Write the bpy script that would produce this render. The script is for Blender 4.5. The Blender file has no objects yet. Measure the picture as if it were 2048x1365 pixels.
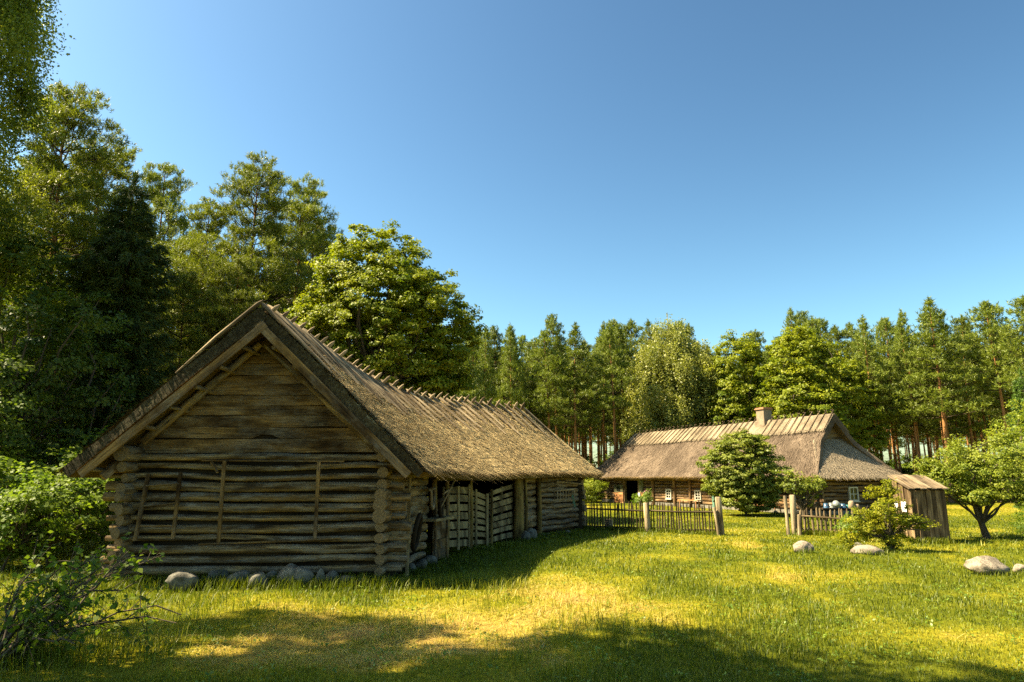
import bpy, math, random
import numpy as np
from mathutils import Vector, Matrix, noise

random.seed(7)
RNG = np.random.default_rng(11)
SC = bpy.context.scene
COL = SC.collection
PI = math.pi

# ------------------------------------------------------------------ survey
EYE = 2.0
FPX = 1365.0                      # 24 mm on a 36 mm sensor, 2048 px wide
PITCH = math.atan(273.0 / FPX)
CP, SP = math.cos(PITCH), math.sin(PITCH)


def ray(px, py):
    u = (px - 1024.0) / FPX
    v = (682.5 - py) / FPX
    return Vector((u, CP - v * SP, SP + v * CP))


def P(px, py, Y):
    """surveyed point at distance Y"""
    d = ray(px, py)
    return Vector((0, 0, EYE)) + d * (Y / d.y)


def G(px, py):
    """surveyed point on the ground"""
    d = ray(px, py)
    p = Vector((0, 0, EYE)) + d * (-EYE / d.z)
    return Vector((p.x, p.y, 0.0))


# ------------------------------------------------------------------ numpy noise
def vnoise(x, y, seed=0):
    x = np.asarray(x, float); y = np.asarray(y, float)
    xi = np.floor(x).astype(np.int64); yi = np.floor(y).astype(np.int64)
    xf = x - xi; yf = y - yi

    def h(a, b):
        n = (a * 374761393 + b * 668265263 + seed * 974634777) & 0xFFFFFFFF
        n = ((n ^ (n >> 13)) * 1274126177) & 0xFFFFFFFF
        n = (n ^ (n >> 16)) & 0xFFFF
        return n / 65535.0
    u = xf * xf * (3 - 2 * xf); v = yf * yf * (3 - 2 * yf)
    return (h(xi, yi) * (1 - u) + h(xi + 1, yi) * u) * (1 - v) + (h(xi, yi + 1) * (1 - u) + h(xi + 1, yi + 1) * u) * v


def fbm(x, y, seed=0, o=4):
    s = 0; a = .5; t = 0
    for i in range(o):
        s = s + a * vnoise(x * 2 ** i, y * 2 ** i, seed + i * 17); t += a; a *= .5
    return s / t


# ------------------------------------------------------------------ mesh builder
class MB:
    def __init__(s):
        s.v = []; s.f = []; s.uv = []; s.mi = []; s.sm = []

    def add(s, verts, faces, uvs, mi=0, smooth=True):
        b = len(s.v)
        s.v.extend([tuple(p) for p in verts])
        for f, u in zip(faces, uvs):
            s.f.append([i + b for i in f]); s.uv.append(u); s.mi.append(mi); s.sm.append(smooth)

    def tube(s, pts, rad, n=10, cap=True, mi=0, capmi=None, wob=0.0, squash=(1, 1), up=None):
        pts = [Vector(p) for p in pts]
        if not hasattr(rad, '__len__'): rad = [rad] * len(pts)
        u0 = random.uniform(0, 500); v0 = random.uniform(0, 500); ph = random.uniform(0, 99)
        verts = []; L = 0; us = []
        ref = None
        for i, p in enumerate(pts):
            a = pts[max(i - 1, 0)]; b = pts[min(i + 1, len(pts) - 1)]
            d = (b - a).normalized()
            if ref is None:
                upv = Vector(up) if up else (Vector((0, 0, 1)) if abs(d.z) < .9 else Vector((0, 1, 0)))
                ref = (upv - d * upv.dot(d)).normalized()
            else:
                ref = (ref - d * ref.dot(d)).normalized()
            sd = d.cross(ref)
            if i: L += (p - pts[i - 1]).length
            us.append(L)
            for k in range(n):
                a_ = 2 * PI * k / n
                r = rad[i]
                if wob:
                    r *= 1 + wob * noise.noise(Vector((math.cos(a_) * 1.3 + ph, math.sin(a_) * 1.3, L * 1.7)))
                verts.append(p + ref * (math.sin(a_) * r * squash[1]) + sd * (math.cos(a_) * r * squash[0]))
        faces = []; uvs = []
        rm = max(rad)
        for i in range(len(pts) - 1):
            for k in range(n):
                k2 = (k + 1) % n
                faces.append([i * n + k, i * n + k2, (i + 1) * n + k2, (i + 1) * n + k])
                va = v0 + 2 * PI * rm * k / n; vb = v0 + 2 * PI * rm * (k + 1) / n
                uvs.append([(u0 + us[i], va), (u0 + us[i], vb), (u0 + us[i + 1], vb), (u0 + us[i + 1], va)])
        s.add(verts, faces, uvs, mi)
        if cap:
            cm = mi if capmi is None else capmi
            for e, i in ((0, 0), (1, len(pts) - 1)):
                ring = verts[i * n:(i + 1) * n]
                c = sum(ring, Vector()) / n
                q = [(math.cos(2 * PI * k / n) * rad[i], math.sin(2 * PI * k / n) * rad[i]) for k in range(n)]
                o = random.uniform(-.2, .2) * rad[i]
                idx = list(range(n)); uu = [(a + o, b + o) for a, b in q]
                if e == 0: idx.reverse(); uu.reverse()
                else: pass
                s.add(ring, [idx[::-1]] if True else [idx], [uu[::-1]], cm, False)

    def hexa(s, c8, mi=0, smooth=False):
        """8 corners: bottom 0-3 ccw, top 4-7"""
        c = [Vector(p) for p in c8]
        F = [[0, 3, 2, 1], [4, 5, 6, 7], [0, 1, 5, 4], [1, 2, 6, 5], [2, 3, 7, 6], [3, 0, 4, 7]]
        u0 = random.uniform(0, 500); v0 = random.uniform(0, 500)
        # longest mean edge gives the grain
        ex = (c[1] - c[0] + c[2] - c[3]); ey = (c[3] - c[0] + c[2] - c[1]); ez = (c[4] - c[0] + c[6] - c[2])
        ax = sorted([ex, ey, ez], key=lambda e: -e.length)
        g = ax[0].normalized()
        h = (ax[1] - g * ax[1].dot(g)); h = h.normalized() if h.length > 1e-9 else Vector((0, 0, 1))
        k = g.cross(h)
        uvs = []
        for j, f in enumerate(F):
            uvs.append([(u0 + c[i].dot(g), v0 + c[i].dot(h) + .73 * c[i].dot(k)) for i in f])
        s.add(c, F, uvs, mi, smooth)

    def beam(s, p0, p1, w, h, up=(0, 0, 1), mi=0, w1=None, h1=None):
        p0 = Vector(p0); p1 = Vector(p1); d = (p1 - p0).normalized(); up = Vector(up)
        up = (up - d * up.dot(d)).normalized(); sd = d.cross(up)
        w1 = w1 or w; h1 = h1 or h
        c = []
        for su in (-1, 1):
            c += [p0 + sd * (-w / 2) + up * (su * h / 2), p1 + sd * (-w1 / 2) + up * (su * h1 / 2),
                  p1 + sd * (w1 / 2) + up * (su * h1 / 2), p0 + sd * (w / 2) + up * (su * h / 2)]
        # order bottom ccw
        c = [c[3], c[2], c[1], c[0], c[7], c[6], c[5], c[4]]
        c = [c[0], c[3], c[2], c[1], c[4], c[7], c[6], c[5]]
        s.hexa(c, mi)

    def box(s, x0, x1, y0, y1, z0, z1, mi=0):
        s.hexa([(x0, y0, z0), (x1, y0, z0), (x1, y1, z0), (x0, y1, z0), (x0, y0, z1), (x1, y0, z1), (x1, y1, z1), (x0, y1, z1)], mi)

    def grid(s, pts, nu, nv, uvf, mi=0, flip=False, smooth=True):
        """pts row-major nu x nv"""
        faces = []; uvs = []
        for i in range(nu - 1):
            for j in range(nv - 1):
                a = i * nv + j; q = [a, a + 1, a + nv + 1, a + nv]
                if flip: q = q[::-1]
                faces.append(q); uvs.append([uvf[k] for k in q])
        s.add(pts, faces, uvs, mi, smooth)

    def lathe(s, c, prof, n=20, mi=0, axis=None):
        c = Vector(c); M = Matrix.Identity(3)
        if axis is not None: M = Vector((0, 0, 1)).rotation_difference(Vector(axis)).to_matrix()
        verts = []
        for r, z in prof:
            for k in range(n):
                verts.append(c + M @ Vector((r * math.cos(2 * PI * k / n), r * math.sin(2 * PI * k / n), z)))
        F = []; U = []
        for i in range(len(prof) - 1):
            for k in range(n):
                k2 = (k + 1) % n
                F.append([i * n + k, i * n + k2, (i + 1) * n + k2, (i + 1) * n + k]); U.append([(k * .05, i * .05)] * 4)
        s.add(verts, F, U, mi)

    def build(s, name, mats, parent=None):
        me = bpy.data.meshes.new(name)
        me.from_pydata(s.v, [], s.f)
        if not isinstance(mats, (list, tuple)): mats = [mats]
        for m in mats: me.materials.append(m)
        me.polygons.foreach_set('material_index', s.mi)
        me.polygons.foreach_set('use_smooth', s.sm)
        uvl = me.uv_layers.new(name='UVMap')
        flat = [c for u in s.uv for p in u for c in p]
        uvl.data.foreach_set('uv', flat)
        me.update()
        o = bpy.data.objects.new(name, me)
        COL.objects.link(o)
        if parent: o.parent = parent
        return o


def tag(o, label=None, cat=None, group=None, kind=None):
    if label: o['label'] = label
    if cat: o['category'] = cat
    if group: o['group'] = group
    if kind: o['kind'] = kind
    return o


def thing(name, label, cat, loc=(0, 0, 0), group=None):
    o = bpy.data.objects.new(name, None); COL.objects.link(o)
    o.location = loc; o.empty_display_size = .2
    return tag(o, label, cat, group)


def rehome(o):
    """children were modelled in place: keep them there under the Empty"""
    m = Matrix.Translation(-o.location)
    for c in o.children:
        c.data.transform(m)
        for d in c.children_recursive: d.data.transform(m)


# ------------------------------------------------------------------ materials
def nt(name):
    m = bpy.data.materials.new(name); m.use_nodes = True
    t = m.node_tree; t.nodes.clear()
    out = t.nodes.new('ShaderNodeOutputMaterial')
    return m, t, out


def N(t, typ, **kw):
    n = t.nodes.new(typ)
    for k, v in kw.items():
        if k.startswith('i_'): n.inputs[k[2:].replace('_', ' ')].default_value = v
        else: setattr(n, k, v)
    return n


def ramp(t, stops, fac):
    r = t.nodes.new('ShaderNodeValToRGB')
    e = r.color_ramp.elements
    while len(e) < len(stops): e.new(.5)
    for el, (p, c) in zip(e, stops):
        el.position = p; el.color = (*c, 1) if len(c) == 3 else c
    t.links.new(fac, r.inputs['Fac'])
    return r.outputs['Color']


def mix(t, a, b, fac, mode='MIX'):
    m = t.nodes.new('ShaderNodeMix'); m.data_type = 'RGBA'; m.blend_type = mode
    for sock, v in ((m.inputs[0], fac), (m.inputs[6], a), (m.inputs[7], b)):
        if hasattr(v, 'links'): t.links.new(v, sock)
        elif hasattr(v, '__len__'): sock.default_value = (*v, 1) if len(v) == 3 else v
        else: sock.default_value = v
    return m.outputs[2]


def uvmap(t, sx, sy):
    tc = N(t, 'ShaderNodeTexCoord'); mp = N(t, 'ShaderNodeMapping')
    mp.inputs['Scale'].default_value = (sx, sy, 1)
    t.links.new(tc.outputs['UV'], mp.inputs['Vector'])
    return mp.outputs['Vector']


def ntex(t, vec, scale, detail=5, rough=.6, dist=0.):
    n = N(t, 'ShaderNodeTexNoise')
    n.inputs['Scale'].default_value = scale; n.inputs['Detail'].default_value = detail
    n.inputs['Roughness'].default_value = rough; n.inputs['Distortion'].default_value = dist
    if vec is not None: t.links.new(vec, n.inputs['Vector'])
    return n.outputs['Fac']


def bump(t, h, strength, dist=.02):
    b = N(t, 'ShaderNodeBump'); b.inputs['Strength'].default_value = strength; b.inputs['Distance'].default_value = dist
    t.links.new(h, b.inputs['Height'])
    return b.outputs['Normal']


def finish(t, out, col, rough=.85, nrm=None, spec=.2):
    p = N(t, 'ShaderNodeBsdfPrincipled')
    if hasattr(col, 'links'): t.links.new(col, p.inputs['Base Color'])
    else: p.inputs['Base Color'].default_value = (*col, 1)
    p.inputs['Roughness'].default_value = rough
    p.inputs['Specular IOR Level'].default_value = spec
    if nrm is not None: t.links.new(nrm, p.inputs['Normal'])
    t.links.new(p.outputs[0], out.inputs['Surface'])
    return p


def wood(name, dark, midc, light, grain=28., bumpk=.6, moss=0., grey=0.):
    m, t, out = nt(name)
    g = ntex(t, uvmap(t, 1.4, grain), 1.0, 8, .7, .15)
    big = ntex(t, uvmap(t, .7, 3.0), 1.0, 3, .5)
    cr = ntex(t, uvmap(t, .9, grain * 1.7), 1.0, 2, .5, .8)
    c = ramp(t, [(.3, dark), (.52, midc), (.72, light)], g)
    tone = ramp(t, [(.38, (.38, .34, .3)), (.62, (1.5, 1.42, 1.28))], big)
    c = mix(t, c, tone, 1., 'MULTIPLY')
    crack = ramp(t, [(.3, (.12, .1, .09)), (.37, (1, 1, 1))], cr)
    c = mix(t, c, crack, .85, 'MULTIPLY')
    kn = N(t, 'ShaderNodeTexVoronoi'); kn.inputs['Scale'].default_value = 1.0
    t.links.new(uvmap(t, 1.6, 5.0), kn.inputs['Vector'])
    kd = ramp(t, [(.05, (.25, .18, .13)), (.12, (1, 1, 1))], kn.outputs['Distance'])
    c = mix(t, c, kd, .8, 'MULTIPLY')
    if grey:
        gv = ntex(t, uvmap(t, 1.1, 2.2), 1.0, 6, .7)
        gf = ntex(t, uvmap(t, 5., 42.), 1.0, 4, .7)
        gc = ramp(t, [(.38, (.09, .083, .068)), (.6, (.36, .325, .26))], gf)
        c = mix(t, c, gc, ramp(t, [(.44, (0, 0, 0)), (.6, (grey,) * 3)], gv))
        dk = ntex(t, uvmap(t, .8, 1.7), 1.0, 5, .65)
        c = mix(t, c, ramp(t, [(.36, (.3, .26, .22)), (.48, (1, 1, 1))], dk), .85, 'MULTIPLY')
    if moss:
        tc = N(t, 'ShaderNodeTexCoord')
        mo = ntex(t, tc.outputs['Object'], 3.5, 6, .7)
        c = mix(t, c, (.11, .12, .02), ramp(t, [(.52, (0, 0, 0)), (.66, (moss, moss, moss))], mo))
    h = mix(t, g, crack, .5)
    finish(t, out, c, .9, bump(t, h, bumpk, .015), .15)
    return m


def endgrain(name, col, dark):
    m, t, out = nt(name)
    tc = N(t, 'ShaderNodeTexCoord')
    ln = N(t, 'ShaderNodeVectorMath', operation='LENGTH'); t.links.new(tc.outputs['UV'], ln.inputs[0])
    w = N(t, 'ShaderNodeMath', operation='SINE'); ml = N(t, 'ShaderNodeMath', operation='MULTIPLY'); ml.inputs[1].default_value = 420
    t.links.new(ln.outputs['Value'], ml.inputs[0]); t.links.new(ml.outputs[0], w.inputs[0])
    no = ntex(t, tc.outputs['UV'], 22, 5, .65)
    c = mix(t, dark, col, ramp(t, [(.3, (0, 0, 0)), (.65, (1, 1, 1))], no))
    ring = ramp(t, [(0, (.7, .68, .66)), (.6, (1, 1, 1))], w.outputs[0])
    c = mix(t, c, ring, .6, 'MULTIPLY')
    # radial checks
    gr = N(t, 'ShaderNodeTexGradient', gradient_type='RADIAL'); t.links.new(tc.outputs['UV'], gr.inputs[0])
    cm = N(t, 'ShaderNodeCombineXYZ'); t.links.new(gr.outputs['Fac'], cm.inputs[0])
    ck = ntex(t, cm.outputs[0], 14, 2, .5)
    c = mix(t, c, ramp(t, [(.28, (.1, .08, .07)), (.36, (1, 1, 1))], ck), .9, 'MULTIPLY')
    finish(t, out, c, .9, bump(t, no, .5), .1)
    return m


def thatch(name, dark, midc, light, patch, patchk=.6, scale=1.):
    m, t, out = nt(name)
    s1 = ntex(t, uvmap(t, 34 * scale, 4.0 * scale), 1.0, 5, .65, .5)
    s2 = ntex(t, uvmap(t, 11 * scale, 8.0 * scale), 1.0, 5, .7, .6)
    s3 = ntex(t, uvmap(t, .55, .45), 1.0, 4, .6)
    c = ramp(t, [(.28, dark), (.5, midc), (.72, light)], s1)
    pk = ramp(t, [(.46, (0, 0, 0)), (.60, (patchk,) * 3)], s2)
    c = mix(t, c, patch, pk)
    c = mix(t, c, ramp(t, [(.4, (.62, .6, .57)), (.6, (1.22, 1.2, 1.15))], s3), 1., 'MULTIPLY')
    h = N(t, 'ShaderNodeMath', operation='ADD'); t.links.new(s1, h.inputs[0]); t.links.new(s2, h.inputs[1])
    finish(t, out, c, .95, bump(t, h.outputs[0], 1., .07), .08)
    return m


def plain(name, col, rough=.6, var=.25, scale=12., bumpk=.2, spec=.3, metal=0.):
    m, t, out = nt(name)
    tc = N(t, 'ShaderNodeTexCoord')
    n = ntex(t, tc.outputs['Object'], scale, 5, .6)
    c = mix(t, tuple(x * (1 - var) for x in col), tuple(min(1, x * (1 + var)) for x in col), n)
    p = finish(t, out, c, rough, bump(t, n, bumpk), spec); p.inputs['Metallic'].default_value = metal
    return m


def stone(name, base, spot):
    m, t, out = nt(name)
    tc = N(t, 'ShaderNodeTexCoord'); oi = N(t, 'ShaderNodeObjectInfo')
    add = N(t, 'ShaderNodeVectorMath', operation='ADD'); t.links.new(tc.outputs['Object'], add.inputs[0]); t.links.new(oi.outputs['Location'], add.inputs[1])
    a = ntex(t, add.outputs[0], 4.5, 6, .65); b = ntex(t, add.outputs[0], 26, 5, .7)
    c = ramp(t, [(.38, tuple(x * .5 for x in base)), (.5, base), (.62, tuple(min(1, x * 1.4) for x in base))], a)
    c = mix(t, c, spot, ramp(t, [(.5, (0, 0, 0)), (.62, (.6, .6, .6))], b))
    finish(t, out, c, .9, bump(t, b, .7, .03), .15)
    return m


def leafmat(name, c0, c1, trans=.35, rough=.45, rand=.15, spec=.35):
    """two leaf tones mixed by a per-leaf value and by tree"""
    m, t, out = nt(name)
    at = N(t, 'ShaderNodeAttribute', attribute_name='tint')
    oi = N(t, 'ShaderNodeObjectInfo')
    c = mix(t, c0, c1, at.outputs['Fac'])
    hs = N(t, 'ShaderNodeHueSaturation'); t.links.new(c, hs.inputs['Color'])
    mr = N(t, 'ShaderNodeMapRange'); t.links.new(oi.outputs['Random'], mr.inputs[0]); mr.inputs[3].default_value = 1 - rand; mr.inputs[4].default_value = 1 + rand
    t.links.new(mr.outputs[0], hs.inputs['Value'])
    p = N(t, 'ShaderNodeBsdfPrincipled'); t.links.new(hs.outputs[0], p.inputs['Base Color'])
    p.inputs['Roughness'].default_value = rough; p.inputs['Specular IOR Level'].default_value = spec
    tr = N(t, 'ShaderNodeBsdfTranslucent')
    br = mix(t, hs.outputs[0], (1.25, 1.3, .55), 1., 'MULTIPLY'); t.links.new(br, tr.inputs['Color'])
    ms = N(t, 'ShaderNodeMixShader'); ms.inputs[0].default_value = trans
    t.links.new(p.outputs[0], ms.inputs[1]); t.links.new(tr.outputs[0], ms.inputs[2])
    t.links.new(ms.outputs[0], out.inputs['Surface'])
    return m


def barkmat(name, low, high=None, z0=.3, z1=.5, scale=6.):
    """bark; pines turn orange above a share of their height (object space z / height kept in UV u metres)"""
    m, t, out = nt(name)
    tc = N(t, 'ShaderNodeTexCoord')
    mp = N(t, 'ShaderNodeMapping'); mp.inputs['Scale'].default_value = (scale, scale, scale * .28); t.links.new(tc.outputs['Object'], mp.inputs['Vector'])
    n = ntex(t, mp.outputs[0], 1.0, 6, .7)
    c = ramp(t, [(.3, tuple(x * .4 for x in low)), (.6, low), (.8, tuple(x * 1.4 for x in low))], n)
    if high:
        sp = N(t, 'ShaderNodeSeparateXYZ'); t.links.new(tc.outputs['Object'], sp.inputs[0])
        c2 = ramp(t, [(.3, tuple(x * .5 for x in high)), (.6, high), (.8, tuple(x * 1.3 for x in high))], n)
        mr = N(t, 'ShaderNodeMapRange'); t.links.new(sp.outputs['Z'], mr.inputs[0]); mr.inputs[1].default_value = z0; mr.inputs[2].default_value = z1
        c = mix(t, c, c2, mr.outputs[0])
    finish(t, out, c, .9, bump(t, n, .8, .03), .1)
    return m


M = {}
M['log'] = wood('weathered_log', (.055, .036, .015), (.175, .122, .055), (.35, .265, .14), 18, 1., 0., .55)
M['log_moss'] = wood('mossy_log', (.055, .037, .013), (.165, .115, .04), (.30, .22, .09), 24, .8, .55)
M['board'] = wood('weathered_board', (.06, .037, .014), (.165, .105, .04), (.29, .195, .08), 30, .7, 0., .35)
M['grey_board'] = wood('grey_board', (.07, .055, .03), (.21, .17, .095), (.36, .295, .175), 30, .6, .2)
M['pole'] = wood('split_pole', (.09, .07, .045), (.22, .175, .12), (.38, .32, .23), 26, .6)
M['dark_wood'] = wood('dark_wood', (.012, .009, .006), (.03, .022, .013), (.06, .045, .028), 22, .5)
M['house_log'] = wood('house_log', (.055, .032, .014), (.165, .10, .045), (.28, .185, .09), 22, .8, 0., .25)
M['red_board'] = wood('red_board', (.14, .06, .025), (.33, .165, .075), (.45, .26, .13), 26, .5)
M['green_board'] = wood('green_grey_board', (.05, .055, .03), (.12, .125, .07), (.2, .2, .12), 26, .5)
M['picket'] = wood('picket_wood', (.05, .038, .022), (.15, .115, .07), (.28, .22, .14), 26, .5)
M['post'] = wood('post_wood', (.1, .078, .05), (.27, .22, .145), (.42, .36, .26), 26, .7)
M['outhouse'] = wood('outhouse_board', (.06, .04, .022), (.19, .135, .078), (.33, .25, .16), 26, .7)
M['shingle'] = wood('roof_board', (.07, .053, .034), (.18, .14, .095), (.30, .245, .175), 26, .7)
M['end'] = endgrain('log_end_grain', (.25, .18, .095), (.10, .07, .04))
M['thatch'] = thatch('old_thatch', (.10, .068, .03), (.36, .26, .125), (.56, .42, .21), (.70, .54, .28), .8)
M['thatch_dark'] = thatch('mossy_thatch_edge', (.022, .018, .011), (.065, .052, .03), (.13, .105, .06), (.19, .17, .105), .4)
M['eave_thatch'] = thatch('thatch_cut_edge', (.08, .052, .022), (.20, .135, .055), (.30, .21, .095), (.17, .12, .05), .4, 1.6)
M['thatch_house'] = thatch('brown_thatch', (.06, .043, .031), (.14, .104, .076), (.225, .172, .13), (.185, .145, .11), .5, 1.3)
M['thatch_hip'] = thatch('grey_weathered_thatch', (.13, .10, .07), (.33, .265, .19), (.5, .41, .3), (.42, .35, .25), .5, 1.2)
M['house_pole'] = wood('dark_split_pole', (.05, .04, .028), (.12, .09, .06), (.2, .16, .11), 26, .6)
M['picket_shaded'] = wood('shaded_picket_wood', (.03, .022, .012), (.075, .058, .034), (.14, .11, .07), 26, .5)  # picket wood darkened: shade on the camera side put into the colour
M['ridge_straw'] = thatch('pale_ridge_straw', (.13, .10, .066), (.26, .205, .14), (.36, .30, .215), (.31, .25, .18), .5, 1.3)
M['stone'] = stone('field_stone', (.17, .155, .125), (.08, .075, .06))
M['stone_blue'] = stone('grey_foundation_stone', (.13, .122, .10), (.065, .062, .052))
M['stone_pink'] = stone('pinkish_granite', (.225, .185, .14), (.09, .075, .05))
M['white'] = plain('white_paint', (.5, .46, .38), .6, .12, 20)
M['paper'] = plain('white_sheet', (.82, .82, .78), .5, .05, 8)
M['glass'] = plain('dark_window_glass', (.012, .014, .012), .08, .1, 2, 0, .6)
M['plaster'] = plain('stained_plaster', (.23, .175, .12), .9, .75, 3.2, .5, .1)
M['brick'] = plain('cap_brick', (.32, .16, .09), .9, .4, 9, .5, .1)
M['iron'] = plain('rusty_iron', (.06, .035, .02), .7, .5, 30, .3, .4)
M['blue_enamel'] = plain('blue_enamel', (.035, .09, .16), .3, .2, 10, .05, .5)
M['teal_enamel'] = plain('teal_enamel', (.05, .26, .24), .3, .2, 10, .05, .5)
M['pale_enamel'] = plain('pale_enamel', (.17, .185, .17), .35, .15, 10, .05, .5)
M['clay'] = plain('pale_clay', (.27, .2, .13), .8, .25, 14, .2, .2)
M['teal_paint'] = plain('faded_green_paint', (.10, .19, .14), .7, .35, 14, .2, .2)

M['pine_bark'] = barkmat('pine_bark', (.12, .08, .05), (.36, .175, .065), 1.5, 6.0)
M['twig'] = barkmat('twig_bark', (.075, .055, .035))
M['bark'] = barkmat('grey_brown_bark', (.10, .08, .055))
M['birch_bark'] = barkmat('birch_bark', (.36, .33, .28))
M['needle'] = leafmat('pine_needles', (.065, .10, .010), (.21, .235, .026), .27, .5, .2, .3)
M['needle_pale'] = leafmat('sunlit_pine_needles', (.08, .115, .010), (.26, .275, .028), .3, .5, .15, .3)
M['spruce'] = leafmat('spruce_needles', (.022, .042, .008), (.075, .105, .017), .152, .55, .1, .2)
M['juniper'] = leafmat('bright_conifer_needles', (.05, .10, .012), (.12, .19, .02), .25, .5, .1)
M['maple'] = leafmat('maple_leaves', (.085, .125, .005), (.26, .275, .013), .36, .5, .05, .2)
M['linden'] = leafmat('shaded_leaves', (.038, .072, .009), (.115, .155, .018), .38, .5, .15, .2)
M['birch'] = leafmat('birch_leaves', (.15, .17, .035), (.28, .28, .065), .33, .45, .1)
M['birch_near'] = leafmat('near_birch_leaves', (.09, .13, .014), (.30, .31, .04), .5, .5, .1, .25)
M['lilac'] = leafmat('lilac_leaves', (.085, .12, .010), (.25, .27, .035), .32, .5, .1, .25)
M['apple'] = leafmat('apple_leaves', (.10, .145, .010), (.27, .29, .03), .38, .5, .1, .25)
M['yellow_leaf'] = leafmat('young_yellow_leaves', (.12, .155, .008), (.32, .30, .016), .4, .5, .1, .2)
M['hazel'] = leafmat('hazel_leaves', (.055, .105, .010), (.15, .20, .020), .45, .55, .15, .2)
M['flower'] = leafmat('garden_plant_leaves', (.09, .16, .015), (.20, .27, .03), .35, .45, .1)
M['petal'] = plain('pink_petals', (.55, .2, .38), .6, .2, 20)
# ------------------------------------------------------------------ shared building pieces
def poly_len(pl):
    return [0] + list(np.cumsum([(Vector(b) - Vector(a)).length for a, b in zip(pl, pl[1:])]))


def along(pl, s):
    """point at share s (0..1) of a polyline of 3D or 2D tuples, smoothed"""
    L = poly_len(pl); t = s * L[-1]
    k = len(pl[0])
    return [float(np.interp(t, L, [p[i] for p in pl])) for i in range(k)]


def log_wall(mb, A, B, z0, z1, n, r, ea=.3, eb=.3, phase=0., wob=.05, sag=.0, inset=.13, gap_sheet=True, rj=.12, endmi=1, seg=9, sq=(.8, 1.)):
    """stacked round logs from A to B (plan points) and an added dark sheet for moss and shade in the gaps; ends stick out past the corners"""
    A = Vector((A[0], A[1], 0)); B = Vector((B[0], B[1], 0)); d = (B - A).normalized(); L = (B - A).length
    nrm = Vector((-d.y, d.x, 0))          # inward when A->B runs with the inside on its left
    h = (z1 - z0) / n
    for i in range(n):
        z = z0 + h * (i + .5 + phase)
        a = ea + random.uniform(-.1, .12) * (ea > .1); b = eb + random.uniform(-.1, .12) * (eb > .1)
        rr = r * (1 + random.uniform(-rj, rj)); ph = random.uniform(0, 50)
        taper = random.choice([-1, 1]) * .12
        pts = []; rad = []
        for k in range(seg + 1):
            s = k / seg; q = A + d * (-a + (L + a + b) * s)
            zz = z + .03 * noise.noise(Vector((ph, s * 3.0, i))) * 2 - sag * math.sin(PI * s) + random.uniform(-.004, .004)
            q = q + nrm * (.02 * noise.noise(Vector((ph + 9, s * 3.0, i))))
            pts.append((q.x, q.y, zz)); rad.append(rr * (1 + taper * (s - .5)))
        mb.tube(pts, rad, 12, True, 0, endmi, wob, sq)
    if gap_sheet:  # dark sheet behind the logs carries the gaps' moss and shade
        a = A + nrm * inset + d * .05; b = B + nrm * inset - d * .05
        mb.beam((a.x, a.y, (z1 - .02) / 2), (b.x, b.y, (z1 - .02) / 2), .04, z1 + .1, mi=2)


def roof_slope(mb, top, nu, nv, lu, lv, thick0, thick1, amp=.03, freq=6., mi=0, mi_edge=0, mi_eave=1, seed=0., flip=False):
    """thatch slab: top(s,t)->Vector, s along, t from ridge (0) to eave (1)"""
    tp = [[top(i / (nu - 1), j / (nv - 1)) for j in range(nv)] for i in range(nu)]
    T = []; Bq = []; uv = []
    for i in range(nu):
        for j in range(nv):
            p = tp[i][j]
            a = tp[min(i + 1, nu - 1)][j] - tp[max(i - 1, 0)][j]; b = tp[i][min(j + 1, nv - 1)] - tp[i][max(j - 1, 0)]
            n = a.cross(b)
            n = n.normalized() if n.length > 1e-7 else Vector((0, 0, 1))
            if n.z < 0: n = -n
            q = Vector((lu * i / (nu - 1) * freq * 1.25, lv * j / (nv - 1) * freq * .55, seed))
            w = noise.noise(q + Vector((seed, 0, 0))) * .6 + noise.noise(q * 2.3 + Vector((0, seed, 3))) * .45
            e = 1.0 if 0 < j < nv - 1 else .55
            big = noise.noise(p * .9 + Vector((seed, 7, 1))) * .05
            T.append(p + n * (amp * w * e + big))
            th = thick0 + (thick1 - thick0) * j / (nv - 1)
            Bq.append(p - n * th)
            uv.append((lu * i / (nu - 1), lv * j / (nv - 1)))
    mb.grid(T, nu, nv, uv, mi, flip)
    mb.grid(Bq, nu, nv, uv, mi_eave, not flip)
    # edge strips: eave, ridge, two verges
    def strip(idx, m, horizontal):
        pts = []; u2 = []
        for k, id_ in enumerate(idx):
            for w in range(4):
                p = T[id_].lerp(Bq[id_], w / 3)
                if 0 < w < 3: p = p + Vector((noise.noise(p * 9), noise.noise(p * 9 + Vector((5, 5, 5))), noise.noise(p * 11))) * .022
                pts.append(p); u2.append((uv[id_][0] + uv[id_][1], w * .1))
        mb.grid(pts, len(idx), 4, u2, m)
    strip([i * nv + nv - 1 for i in range(nu)], mi_eave, True)
    strip([i * nv for i in range(nu)], mi_edge, True)
    strip([j for j in range(nv)], mi_edge, False)
    strip([(nu - 1) * nv + j for j in range(nv)], mi_edge, False)


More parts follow.
